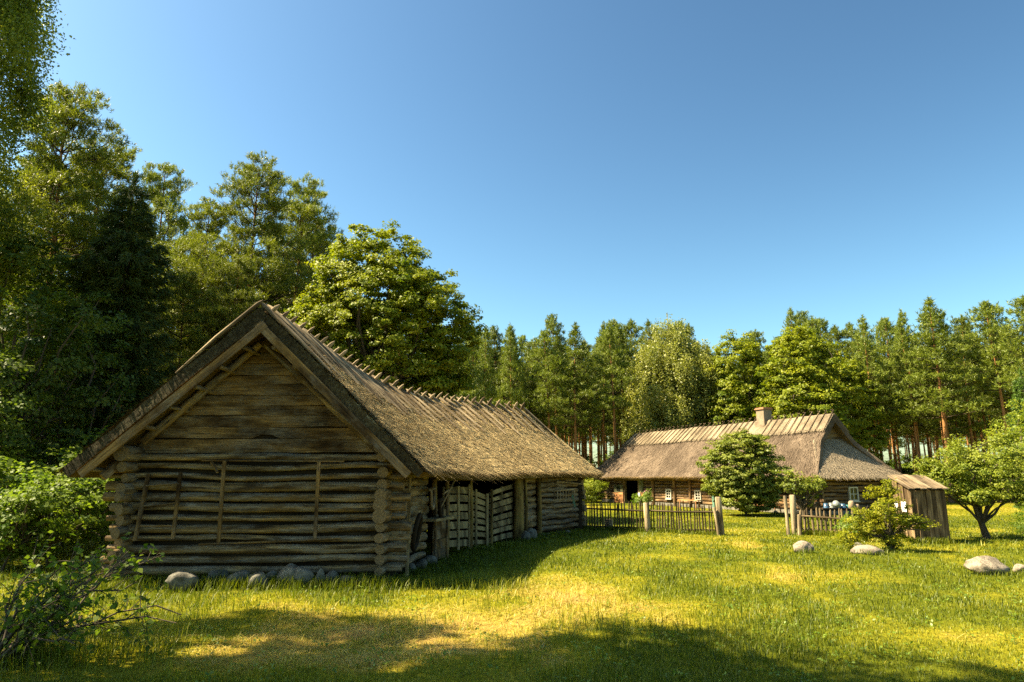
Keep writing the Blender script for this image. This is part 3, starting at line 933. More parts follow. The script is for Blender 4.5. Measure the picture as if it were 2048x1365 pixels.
def window(l0, l1, z0, z1, cols, rows, along_l=True):
    fn = (lambda nm, a, b, c, d, out, th, mt, pr: slab(nm, a, b, -out, c, d, th, mt, pr)) if along_l else (lambda nm, a, b, c, d, out, th, mt, pr: slab_w(nm, a, b, -out, c, d, th, mt, pr))
    w = fn('window', l0, l1, z0, z1, .10, .02, M['glass'], house)
    f = .075
    mb = MB()
    def bar(a, b, c, d, out, th):
        if along_l: mb.hexa([H(a, -out, c), H(a, -out + th, c), H(b, -out + th, c), H(b, -out, c), H(a, -out, d), H(a, -out + th, d), H(b, -out + th, d), H(b, -out, d)])
        else: mb.hexa([H(-out, a, c), H(-out + th, a, c), H(-out + th, b, c), H(-out, b, c), H(-out, a, d), H(-out + th, a, d), H(-out + th, b, d), H(-out, b, d)])
    bar(l0 - f, l0, z0 - f, z1 + f, .15, .12); bar(l1, l1 + f, z0 - f, z1 + f, .15, .12)
    bar(l0, l1, z1, z1 + f, .148, .12); bar(l0, l1, z0 - f, z0, .148, .12)
    for i in range(1, cols): 
        x = l0 + (l1 - l0) * i / cols; bar(x - .022, x + .022, z0, z1, .125, .03)
    for j in range(1, rows):
        z = z0 + (z1 - z0) * j / rows; bar(l0, l1, z - .018, z + .018, .122, .026)
    mb.build('frame', M['white'], w)
    mb = MB(); bar(l0 - .12, l1 + .12, z0 - f - .05, z0 - f - .002, .2, .17); mb.build('sill', M['white'], w)
    return w


for x0, x1, y0, y1 in ((1336, 1344, 981, 996), (1394, 1403, 983.5, 999.5)):
    l1_, l0_ = hl(x0), hl(x1); lm = (l0_ + l1_) / 2
    window(l0_, l1_, hz(lm, -.1, y1, (x0 + x1) / 2), hz(lm, -.1, y0, (x0 + x1) / 2), 2, 3)
w0, w1 = hw(1697), hw(1711)
window(w0, w1, P(1704, 1000, H(0, w0, 0).y).z, P(1704, 977, H(0, w0, 0).y).z, 2, 2, False)

# roof
RZ, EZ = 5.62, 2.02
def hslope(l_near, l_far, sgn):
    def f(s, t):
        ln = float(np.interp(t, [0, .42, .43, 1], l_near)); lf = float(np.interp(t, [0, 1], l_far))
        l = ln + (lf - ln) * s
        w = HW / 2 + sgn * (HW / 2 + .9) * t
        z = RZ + (EZ - RZ) * t - .10 * math.sin(PI * t)
        z += .05 * noise.noise(Vector((l * .35, t * 2, sgn)))
        return H(l, w, z)
    return f


fF = hslope([.62, .5, .45, -.92], [21.3, 24.0], -1); fB = hslope([.62, .5, .45, -.92], [21.3, 24.0], 1)
def fHn(s, t):          # near hip, below the gablet
    z = 4.18 + (EZ - 4.18) * t; a = .98 + (-.92 - .98) * t
    hwid = 1.36 + (HW / 2 + .9 - 1.36) * t
    return H(a, HW / 2 - hwid + 2 * hwid * s, z - .08 * math.sin(PI * t))
def fHf(s, t):
    t = max(t, .004); hwid = (HW / 2 + .9) * t
    return H(21.3 + 2.7 * t, HW / 2 - hwid + 2 * hwid * s, RZ + (EZ - RZ) * t - .10 * math.sin(PI * t))
mb = MB()
roof_slope(mb, fF, 150, 36, 23, 4.9, .3, .24, .03, 5, 0, 0, 1, 4.)
roof_slope(mb, fB, 60, 14, 23, 4.9, .3, .24, .03, 5, 0, 0, 1, 9.)
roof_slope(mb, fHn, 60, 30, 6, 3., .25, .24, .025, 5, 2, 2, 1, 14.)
roof_slope(mb, fHf, 24, 16, 6, 4.5, .25, .24, .03, 5, 0, 0, 1, 19.)
straws(mb, fF, 9000, 23, 4.9, (.15, .4), .016, .03, 0, spread=.3)
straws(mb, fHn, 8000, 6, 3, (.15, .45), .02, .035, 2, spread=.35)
straws(mb, fF, 1500, 23, 4.9, (.08, .2), .018, .02, 1, t0=.985, spread=.5)
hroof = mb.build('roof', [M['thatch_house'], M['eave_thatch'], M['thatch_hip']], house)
def up(fn, tmax, off):
    def g(s, t): return fn(s, t * tmax) + Vector((0, 0, off)) + (HY * (-off if fn is fF else off))
    return g
mb = MB()
for fn in (fF, fB):
    roof_slope(mb, up(fn, .265, .055), 120, 10, 21, 1.5, .05, .05, .012, 6, 0, 0, 0, 31.)
straws(mb, up(fF, .265, .055), 1500, 21, 1.5, (.08, .25), .016, .02, 0, t0=.85, spread=.3)
mb.build('ridge_cap', M['ridge_straw'], hroof)
NQ = 40
for k in range(NQ):
    s = .004 + .99 * k / (NQ - 1) + random.uniform(-.002, .002); s = min(max(s, .002), .998)
    lpos = .62 + 20.68 * s
    if abs(lpos - 6.2) < .55: continue
    mb = MB()
    for fn, sg in ((fF, -1), (fB, 1)):
        te = .275 + random.uniform(-.01, .03); off = HY * (sg * .09) + Vector((0, 0, .09))
        ds = HX * random.uniform(-.1, .1)
        a = fn(s, 0) + off; b = fn(s, te) + off + ds
        d = (b - a).normalized()
        mb.tube([a - d * .28, a, b], [.028, .03, .024], 7, True, 0, 0, .05)
    mb.build('ridge_pole', M['house_pole'], hroof)
# gablet boards
mb = MB()
for i in range(6):
    z0 = 4.0 + i * .25; z1 = z0 + .24; h0 = 1.45 * (5.5 - z0) / 1.5; h1 = max(.02, 1.45 * (5.5 - z1) / 1.5); l = 1.02 + .012 * (i % 2)
    mb.hexa([H(l, 2.5 - h0, z0), H(l + .03, 2.5 - h0, z0), H(l + .03, 2.5 + h0, z0), H(l, 2.5 + h0, z0), H(l, 2.5 - h1, z1), H(l + .03, 2.5 - h1, z1), H(l + .03, 2.5 + h1, z1), H(l, 2.5 + h1, z1)])
mb.build('gablet_boarding', M['board'], house)
for sg in (-1, 1):
    mb = MB(); mb.beam(H(.66, 2.5 + sg * .02, 5.25), H(.62, 2.5 + sg * 1.25, 4.0), .05, .14, (0, 0, 1)); mb.build('barge_board', M['board'], house)
# chimney
cl_, cw_ = 6.2, 2.5
mb = MB()
def hb(mb, l0, l1, w0, w1, z0, z1, mi=0): mb.hexa([H(l0, w0, z0), H(l0, w1, z0), H(l1, w1, z0), H(l1, w0, z0), H(l0, w0, z1), H(l0, w1, z1), H(l1, w1, z1), H(l1, w0, z1)], mi)
hb(mb, cl_ - .34, cl_ + .34, cw_ - .34, cw_ + .34, 5.0, 6.38)
hb(mb, cl_ - .42, cl_ + .42, cw_ - .42, cw_ + .42, 5.3, 5.62)
ch = mb.build('chimney', M['plaster'], hroof)
mb = MB(); hb(mb, cl_ - .41, cl_ + .41, cw_ - .41, cw_ + .41, 6.382, 6.46); hb(mb, cl_ - .36, cl_ + .36, cw_ - .36, cw_ + .36, 6.462, 6.51); hb(mb, cl_ - .2, cl_ + .2, cw_ - .2, cw_ + .2, 6.512, 6.54)
mb.build('cap', M['brick'], hroof).parent = hroof
rehome(house)

# ------------------------------------------------------------------ picket fences
def fence(name, label, runs, posts, spacing, hgt, pw, rails, pm='picket'):
    t = thing(name, label, 'fence', runs[0][0])
    for run in runs:
        a, b = Vector(run[0]), Vector(run[1]); d = (b - a).normalized(); nrm = Vector((d.y, -d.x, 0)); L = (b - a).length
        if nrm.y > 0: nrm = -nrm
        mb = MB(); n = int(L / spacing)
        for i in range(n + 1):
            q = a + d * (L * i / n) + d * random.uniform(-.012, .012)
            h = hgt * random.uniform(.93, 1.06); lean = d * random.uniform(-.05, .05); r = pw * random.uniform(.8, 1.2) / 2
            top = q + lean + Vector((0, 0, h))
            mb.tube([q + Vector((0, 0, -.03)), q.lerp(top, .6), q.lerp(top, .93), top], [r, r, r * .95, r * .3], 7, True, 0, 0, .1, (1.0, .6))
        mb.build('picket_panel', M[pm], t)
        for z in rails:
            mb = MB(); o = -nrm * .05 if z < .3 else nrm * .06
            mb.tube([a + o + Vector((0, 0, z + random.uniform(-.02, .04))), a.lerp(b, .5) + o + Vector((0, 0, z + random.uniform(-.03, .03))), b + o + Vector((0, 0, z + random.uniform(-.04, .02)))], .032, 8, True, 0, 0, .15)
            mb.build('rail', M[pm], t)
    for (p, r, h, ln) in posts:
        p = Vector(p); mb = MB()
        mb.tube([p + Vector((0, 0, -.1)), p + Vector((ln * .4, 0, h * .5)), p + Vector((ln, 0, h * .97)), p + Vector((ln, 0, h))], [r * 1.1, r, r, r * .75], 14, True, 0, 1, .16)
        mb.build('fence_post', [M['post'], M['end']], t)
    rehome(t); return t


pA = G(1163, 1059); pB = G(1292, 1063); pC = G(1438, 1070)
fence('picket_fence', 'shade-darkened picket fence between the barn corner and the leaning gate post', [(pA, pB), (pB, pC)],
      [(pB + Vector((.05, -.12, 0)), .105, 1.06, -.03), (pC + Vector((.08, -.05, 0)), .105, 1.32, -.06), (pC + Vector((-.03, -.12, 0)), .06, .95, -.12)], .108, 1.06, .056, (.14, .78), 'picket_shaded')
pD = G(1603, 1069); pE = G(1700, 1075); pF = G(1806, 1074)
fence('picket_fence', 'short weathered picket fence running from two tall posts behind the yellow bush', [(pD, pE), (pE, pF)],
      [(G(1577, 1070), .058, 1.36, -.02), (G(1590, 1068), .105, 1.38, .0), (G(1600, 1071), .07, .72, .03)], .15, .92, .085, (.18, .62))

# ------------------------------------------------------------------ outhouse
oF = G(1832, 1086); oR = oF + Vector((1.13, .06, 0)); oL = oF + Vector((.09, 1.16, 0)); oB = oR + (oL - oF)
priv = thing('outhouse', 'tiny grey-brown plank outhouse with sloping board roof beside the fence', 'outhouse', oF)
zf = 1.60; zk = 1.98
def plank_wall(a, b, za, zb_, n, name):
    d = (b - a); nn = Vector((d.y, -d.x, 0)).normalized(); mb = MB()
    for i in range(n):
        s0 = (i + .02) / n; s1 = (i + .98) / n; o = nn * random.uniform(0, .045) * (1 if i % 2 else .3)
        z0 = random.uniform(-.05, .02); h0 = za + (zb_ - za) * s0; h1 = za + (zb_ - za) * s1
        p0 = a + d * s0 + o; p1 = a + d * s1 + o; q = -nn * .025
        mb.hexa([p0 + Vector((0, 0, z0)), p1 + Vector((0, 0, z0)), p1 + q + Vector((0, 0, z0)), p0 + q + Vector((0, 0, z0)),
                 p0 + Vector((0, 0, h0)), p1 + Vector((0, 0, h1)), p1 + q + Vector((0, 0, h1)), p0 + q + Vector((0, 0, h0))])
    for z in (.3, 1.3):
        mb.beam(a - nn * .06 + Vector((0, 0, z)), b - nn * .06 + Vector((0, 0, z)), .05, .1)
    return mb.build(name, M['outhouse'], priv)


plank_wall(oF, oR, zf, zf, 7, 'plank_wall'); plank_wall(oR, oB, zf, zk, 6, 'plank_wall'); plank_wall(oB, oL, zk, zk, 6, 'plank_wall'); plank_wall(oL, oF, zk, zf, 6, 'plank_wall')
mb = MB()
dn = (oF - oL).normalized(); dr_ = (oR - oF).normalized()
for i in range(7):
    s0 = -.10 + 1.28 * i / 7 + .006; s1 = -.10 + 1.28 * (i + 1) / 7 - .006; ext = random.uniform(.10, .2); eb = random.uniform(.1, .16); lift = .02 * (i % 2) + random.uniform(0, .015)
    a0 = oL + dr_ * s0 - dn * eb + Vector((0, 0, zk + .06 + lift)); b0 = oF + dr_ * s0 + dn * ext + Vector((0, 0, zf + .02 + lift))
    a1 = oL + dr_ * s1 - dn * eb + Vector((0, 0, zk + .06 + lift)); b1 = oF + dr_ * s1 + dn * ext + Vector((0, 0, zf + .02 + lift))
    u = Vector((0, 0, .03)); mb.hexa([b0, b1, a1, a0, b0 + u, b1 + u, a1 + u, a0 + u])
mb.build('roof', M['shingle'], priv)
nl = Vector((-(oF - oL).y, (oF - oL).x, 0)).normalized()
if nl.x > 0: nl = -nl
for s0, s1, z0, z1 in ((.12, .3, .98, 1.22), (.52, .78, .92, 1.24)):
    mb = MB(); a = oL.lerp(oF, s0) + nl * .055; b = oL.lerp(oF, s1) + nl * .055
    mb.hexa([a + Vector((0, 0, z0)), b + Vector((0, 0, z0)), b + nl * .006 + Vector((0, 0, z0)), a + nl * .006 + Vector((0, 0, z0)), a + Vector((0, 0, z1)), b + Vector((0, 0, z1)), b + nl * .006 + Vector((0, 0, z1)), a + nl * .006 + Vector((0, 0, z1))])
    mb.build('notice', M['paper'], priv)
rehome(priv)

# ------------------------------------------------------------------ boulders on the lawn
def boulder(px, py, w, h, seed, label, mat):
    g = G(px, py + h * .4); k = .88 * g.y / FPX
    stone_obj('boulder', label, 'boulder', (g.x, g.y + w * k * .3, h * k * .3), (w * k * .52, w * k * .42, h * k * .72), seed, M[mat], 'boulders on the lawn')


boulder(1611, 1097, 48, 26, 61, 'pale pinkish boulder in the grass below the two tall fence posts', 'stone_pink')
boulder(1746, 1103, 72, 20, 62, 'long low boulder at the foot of the yellow-leaved bush', 'stone_pink')
boulder(1718, 1092, 24, 11, 63, 'small dark stone in grass just behind the long low boulder', 'stone')
boulder(1990, 1135, 86, 33, 64, 'big rounded boulder standing alone in front of the apple tree', 'stone_pink')
boulder(2046, 1139, 30, 16, 65, 'pale stone cut by the picture edge next to the big boulder', 'stone_pink')
boulder(1553, 1025, 9, 7, 66, 'small round pale stone under the bench by the house wall', 'stone_pink')

# ------------------------------------------------------------------ yard things by the house
def bench(name, label, cat, c, d, L, W, hgt, mat):
    c = Vector(c); d = Vector(d).normalized(); n = Vector((d.y, -d.x, 0)); t = thing(name, label, cat, c)
    mb = MB(); mb.beam(c - d * L / 2 + Vector((0, 0, hgt)), c + d * L / 2 + Vector((0, 0, hgt)), W, .06); mb.build('seat' if cat == 'bench' else 'table_top', mat, t)
    for s in (-1, 1):
        for q in (-1, 1):
            mb = MB(); p = c + d * (s * L * .4) + n * (q * W * .35); mb.tube([p + d * (s * .06) + n * (q * .05) + Vector((0, 0, -.02)), p + Vector((0, 0, hgt - .031))], .035, 8); mb.build('leg', mat, t)
    rehome(t); return t


lb_ = hl(1396); bench('wall_bench', 'plain plank bench under the house window beyond the fence', 'bench', H(lb_, -.75, 0), HX, 2.1, .35, .5, M['red_board'])
lb_ = hl(1556); bench('wall_bench', 'low reddish bench by the house wall beside the round bush', 'bench', H(lb_, -.8, 0), HX, 1.7, .5, .42, M['red_board'])
# stump behind the pickets
g = G(1221, 1058); t = thing('chopping_block', 'square dark chopping block standing behind the picket fence', 'chopping block', g + Vector((0, .5, 0))); mb = MB()
mb.tube([g + Vector((0, .5, -.03)), g + Vector((0, .5, .2)), g + Vector((0, .5, .34))], [.19, .175, .17], 16, True, 0, 1, .1); mb.build('block', [M['post'], M['end']], t); rehome(t)
# grindstone: wheel, frame and axle
gl = hl(1216); c = H(gl, -1.6, .0); t = thing('grindstone', 'large spoked hand wheel on a heavy plank frame by the house door', 'grindstone', c)
mb = MB(); pts = [c + Vector((.62 * math.cos(a), .12 * math.sin(a), .95 + .62 * math.sin(a))) for a in [2 * PI * k / 28 for k in range(29)]]
mb.tube(pts, .04, 8, False)
for k in range(6):
    a = 2 * PI * k / 6; mb.tube([c + Vector((0, 0, .95)), c + Vector((.62 * math.cos(a), .12 * math.sin(a), .95 + .62 * math.sin(a)))], .028, 6)
mb.tube([c + Vector((0, -.15, .95)), c + Vector((0, .2, .95))], .09, 10); mb.build('wheel', M['iron'], t)
mb = MB(); mb.beam(c + Vector((-1.5, .25, .85)), c + Vector((.6, .25, .85)), .22, .22); mb.build('frame_beam', M['grey_board'], t)
for x in (-1.2, .45):
    mb = MB(); mb.beam(c + Vector((x, .25, -.02)), c + Vector((x, .25, .739)), .16, .16, (0, 1, 0)); mb.build('leg', M['grey_board'], t)
rehome(t)
g = G(1208, 1035); q = H(hl(1200), -1.5, 0)
rods('yard_post', 'short reddish post beside the grindstone frame', 'post', [('stake', q, q + Vector((0, 0, 1.45)), .07)], M['red_board'])
# dark green box by the gate post
q = P(1433, 1000, 40.5); q.z = 0; t = thing('storage_box', 'tall dark green box half hidden behind the gate post', 'box', q); mb = MB()
mb.box(q.x - .2, q.x + .2, q.y - .2, q.y + .2, 0, .95); mb.build('body', M['teal_paint'], t); mb = MB(); mb.box(q.x - .23, q.x + .23, q.y - .23, q.y + .23, .952, 1.0); mb.build('lid', M['teal_paint'], t); rehome(t)

# milk pails and pots on a long table
ty = 33.0
ta = P(1650, 1014, ty); tb = P(1722, 1014, ty); zt_ = .56
tc_ = ta.lerp(tb, .5); bench('pot_table', 'low dark table carrying upturned pails behind the short fence', 'table', (tc_.x, ty, 0), (1, 0, 0), 2.1, .5, zt_, M['dark_wood'])
def pail(px, label, mat, r, h, kind='pail', tilt=None):
    x = P(px, 1008, ty).x; c = Vector((x, ty + random.uniform(-.1, .1), zt_ + .031)); t = thing('pail', label, 'pail', c, 'pails and pots drying on the table'); mb = MB()
    ax = tilt or (0, 0, 1)
    mb.lathe(c + Vector((0, 0, 0 if not tilt else r * .7)), [(0.001, h), (r * .78, h), (r * .82, h * .96), (r * .96, h * .1), (r * 1.06, .02), (r * 1.06, 0), (r * .95, 0), (r * .75, h * .9)], 20, 0, ax); mb.build('body', mat, t)
    mb = MB(); pts = [c + Vector((math.cos(a) * r, -.02, (h * .25 + r * .55 * math.sin(a)))) for a in [PI * k / 10 for k in range(11)]]
    if not tilt: mb.tube([p + Vector((0, -r, 0)) for p in pts], .012, 6); mb.build('handle', M['iron'], t)
    rehome(t)


pail(1653, 'dark blue enamel pail at the end of the pot table near the small fruit tree', M['blue_enamel'], .12, .22)
pail(1663, 'whitish pail standing between the blue pail and the tilted basin', M['pale_enamel'], .13, .24)
pail(1673, 'pale tilted basin leaning highest in the row of pots', M['pale_enamel'], .17, .26, tilt=(-.5, -.7, .45))
pail(1686, 'blue pail to the window side of the tilted basin', M['blue_enamel'], .13, .2)
pail(1696, 'teal green bowl beside the clay crock', M['teal_enamel'], .14, .14)
for px, r, h, lab in ((1703.5, .13, .34, 'tall grey clay crock on a stake near the bush'), (1714, .11, .2, 'round beige pot upturned on a stake beside the tall crock')):
    c = P(px, 1018, 29.5); t = thing('clay_pot', lab, 'pot', (c.x, c.y, 0)); mb = MB(); mb.tube([(c.x, c.y, -.02), (c.x, c.y, .75)], .03, 8); mb.build('stake', M['post'], t)
    mb = MB(); mb.lathe((c.x, c.y, .70), [(.6 * r, 0), (r * .95, h * .15), (r, h * .45), (r * .85, h * .85), (r * .5, h), (.001, h)], 20); mb.build('pot', M['clay'], t); rehome(t)
# ------------------------------------------------------------------ plants
def tri_mesh(name, V, faces_per, tint, mat):
    """V (n,k,3) polygons of k corners, tint (n,)"""
    n, k, _ = V.shape
    me = bpy.data.meshes.new(name)
    me.vertices.add(n * k); me.vertices.foreach_set('co', V.reshape(-1).astype(np.float32))
    me.loops.add(n * k); me.loops.foreach_set('vertex_index', np.arange(n * k, dtype=np.int32))
    me.polygons.add(n); me.polygons.foreach_set('loop_start', np.arange(0, n * k, k, dtype=np.int32)); me.polygons.foreach_set('loop_total', np.full(n, k, np.int32))
    a = me.attributes.new('tint', 'FLOAT', 'POINT'); a.data.foreach_set('value', np.repeat(tint, k).astype(np.float32))
    me.materials.append(mat); me.update(calc_edges=True)
    return me


def unit(a): return a / np.maximum(np.linalg.norm(a, axis=-1, keepdims=True), 1e-9)


def leaves(name, C, Nn, L, W, tint, mat, D=None, fold=True):
    n = len(C); r = RNG
    if D is None: D = r.normal(size=(n, 3))
    D = D - Nn * (D * Nn).sum(1, keepdims=True); D = unit(D); S = np.cross(D, Nn)
    L = np.broadcast_to(np.asarray(L), (n,))[:, None]; W = np.broadcast_to(np.asarray(W), (n,))[:, None]
    V = np.stack([C - D * L * .5, C + S * W * .5 - D * L * .08 + Nn * W * .12, C + D * L * .5 - Nn * L * .08, C - S * W * .5 - D * L * .08 + Nn * W * .12], 1)
    return tri_mesh(name, V, 4, tint, mat)


def needles(name, C, A, k, ln, w, tint, mat, spread=.9, shoot=1.3):
    n = len(C); r = RNG
    Cc = np.repeat(C, k, 0); Aa = np.repeat(A, k, 0); tt = np.repeat(tint, k)
    d = unit(Aa * .8 + unit(r.normal(size=Aa.shape)) * spread); s = unit(np.cross(d, r.normal(size=d.shape)))
    L = ln * r.uniform(.6, 1.25, (n * k, 1)); Wd = w * r.uniform(.7, 1.3, (n * k, 1))
    p = Cc + r.normal(size=Cc.shape) * ln * .10 + Aa * (r.random((n * k, 1)) * ln * shoot)
    V = np.stack([p - s * Wd * .5, p + s * Wd * .5, p + d * L], 1)
    return tri_mesh(name, V, 3, np.clip(tt + r.uniform(-.15, .15, len(tt)), 0, 1), mat)


def wood_mesh(name, tubes, mat):
    mb = MB()
    for pts, rad, n in tubes: mb.tube(pts, rad, n, False, mi=1 if max(rad) < .055 else 0)
    o = mb.build(name, [mat, M['twig'] if mat is M['pine_bark'] else mat]); me = o.data; bpy.data.objects.remove(o)
    return me


def bend_path(p0, p1, k=4, wob=.06, sag=0.):
    p0 = Vector(p0); p1 = Vector(p1); L = (p1 - p0).length; out = []
    for i in range(k + 1):
        s = i / k; q = p0.lerp(p1, s)
        if 0 < i < k: q = q + Vector((random.gauss(0, 1), random.gauss(0, 1), random.gauss(0, .6))) * (L * wob)
        q.z += sag * math.sin(PI * s) * L
        out.append(q)
    return out


def pine(h, base, rmax, nwh, per, tufts, k=9, ln=.30, w=.05, lean=0., seed=1, mat='needle', shape='forest', trunk_r=.16, pad=.40, tex=.78):
    """Scots pine: bare orange stem and cloud-like pads of needles at branch ends"""
    global RNG
    random.seed(seed); RNG = np.random.default_rng(seed)
    tubes = []; n = 9; path = []
    ox, oy = random.uniform(-.3, .3), random.uniform(-.3, .3)
    for i in range(n + 1):
        s = i / n; path.append(Vector((lean * s * h * .1 + ox * math.sin(s * 4), oy * math.sin(s * 3.3), h * s)))
    tubes.append((path, [trunk_r * (1.18 if i == 0 else 1) * (1 - .93 * i / n) + .008 for i in range(n + 1)], 9))
    Cs = []; As = []
    def at(z):
        x = z / h * n; i = min(int(x), n - 1); return path[i].lerp(path[i + 1], x - i)
    for wi in range(nwh):
        f = (wi + random.uniform(-.2, .2)) / nwh; f = min(max(f, 0), .985)
        z = base + (h - base) * f ** .95
        if shape == 'spire': R = rmax * 1.1 * (1 - f) ** .9 * random.uniform(.65, 1.12) + .12
        else: R = rmax * 1.12 * (min(1, .55 + f * 2.0) * (1 - f) ** tex) * random.uniform(.55, 1.2) + .12
        m = per if f < .9 else max(3, per - 1)
        a0 = random.uniform(0, 6.28)
        for b in range(m):
            if f < .25 and random.random() < .3: continue
            az = a0 + 2 * PI * b / m + random.uniform(-.4, .4)
            el = math.radians(random.uniform(-8, 18) + 42 * f) if shape != 'spire' else math.radians(random.uniform(-4, 14) + 35 * f)
            r_ = R * random.uniform(.7, 1.1)
            p0 = at(z); d = Vector((math.cos(az) * math.cos(el), math.sin(az) * math.cos(el), math.sin(el)))
            p1 = p0 + d * r_ + Vector((0, 0, .10 * r_))
            bp = bend_path(p0, p1, 3, .05, -.04)
            tubes.append((bp, [.006 + .013 * r_ * (1 - j / 3.4) for j in range(4)], 4))
            nt_ = max(3, int(tufts * (r_ / rmax) * random.uniform(.7, 1.2)))
            side = Vector((-math.sin(az), math.cos(az), 0)); K = 1 + int(r_ * 1.25)
            pads = [(1.0, 0.)] + [(random.uniform(.42, .95), random.choice([-1, 1]) * random.uniform(.12, .36)) for _ in range(K)]
            pr = pad * random.uniform(.8, 1.25) * min(1.1, .22 + .9 * r_ / rmax)
            for ps, po in pads:
                pc = p0.lerp(p1, ps) + side * (po * r_) + Vector((0, 0, .04 + random.uniform(-.05, .1) * r_))
                if po: tubes.append(([p0.lerp(p1, ps * .7), pc], [.012, .005], 3))
                for q in range(max(2, nt_ // (K + 1))):
                    o = Vector((random.gauss(0, .5), random.gauss(0, .5), abs(random.gauss(0, .26)) - .06)) * pr
                    Cs.append(pc + o); As.append((o.normalized() * .4 + d * .25 + Vector((0, 0, .75 + .5 * f))).normalized())
    # leading shoot
    for q in range(16):
        u_ = random.random(); a_ = random.uniform(0, 6.28); Cs.append(path[-1] + Vector((math.cos(a_) * .22 * u_, math.sin(a_) * .22 * u_, -1.1 * u_ + .15))); As.append(Vector((math.cos(a_) * .5 * u_, math.sin(a_) * .5 * u_, 1)).normalized())
    # dead stubs on the stem
    for q in range(10):
        z = random.uniform(base * .45, base); a = random.uniform(0, 6.28); L = random.uniform(.3, 1.3)
        tubes.append(([at(z), at(z) + Vector((math.cos(a) * L, math.sin(a) * L, random.uniform(-.15, .2) * L))], [.02, .006], 4))
    C = np.array(Cs); A_ = np.array(As)
    tint = np.clip(.5 + .25 * RNG.normal(size=len(C)) * .6 + .0, 0, 1)
    return wood_mesh('pine_trunk', tubes, M['pine_bark']), needles('pine_crown', C, A_, k, ln, w, tint, M[mat])


def spruce(h, rmax, seed, k=12, ln=.3, w=.05, base=.6, mat='spruce', dens=1.0, bark='bark', trunk_r=.17):
    global RNG
    random.seed(seed); RNG = np.random.default_rng(seed)
    path = [Vector((0, 0, h * i / 8)) for i in range(9)]; tubes = [(path, [trunk_r * (1 - .95 * i / 8) + .01 for i in range(9)], 8)]
    Cs = []; As = []; z = base
    while z < h - .15:
        f = (z - base) / (h - base); R = rmax * (1 - f) ** .85 * random.uniform(.7, 1.18) + .12
        a0 = random.uniform(0, 6.28); m = (9 if mat == 'spruce' else 7) if f < .8 else 5
        for b in range(m):
            az = a0 + 2 * PI * b / m + random.uniform(-.3, .3); r_ = R * random.uniform(.72, 1.1)
            d = Vector((math.cos(az), math.sin(az), 0)); side = Vector((-math.sin(az), math.cos(az), 0)); dz = (-.14 if mat == 'spruce' else -.32) + .6 * f
            K = max(4, int(r_ * (15 if mat == 'spruce' else 9) * dens)); p0 = Vector((0, 0, z)); pts = []
            for q in range(5):
                s = q / 4; pts.append(p0 + d * (r_ * s) + Vector((0, 0, r_ * (dz * s + .28 * s * s * (1 - f)))))
            tubes.append((pts, [.03 * (1 - .8 * q / 4) * (r_ / rmax + .3) for q in range(5)], 4))
            for q in range(K):
                s = random.uniform(.12, 1.0); x = s * 4; i = min(int(x), 3); c = pts[i].lerp(pts[i + 1], x - i)
                wd = (.13 if mat == 'spruce' else .26) * r_ * (1.05 - s) + .05
                for e in range(2):
                    o = random.gauss(0, 1) * wd
                    Cs.append(c + side * o + Vector((0, 0, -abs(random.gauss(0, .08)) - .25 * abs(o)))); As.append((d * .6 + side * (1.0 if o > 0 else -1.0) * .6 + Vector((0, 0, -.55))).normalized())
        z += (.78 if mat == 'spruce' else .34) * (1.05 - .45 * f)
    for q in range(10): Cs.append(Vector((0, 0, h - random.uniform(0, .6)))); As.append(Vector((random.gauss(0, .3), random.gauss(0, .3), 1)).normalized())
    C = np.array(Cs); A_ = np.array(As); tint = np.clip(RNG.normal(.45, .2, len(C)), 0, 1)
    return wood_mesh('spruce_trunk', tubes, M[bark]), needles('spruce_crown', C, A_, k, ln, w, tint, M[mat], .6)


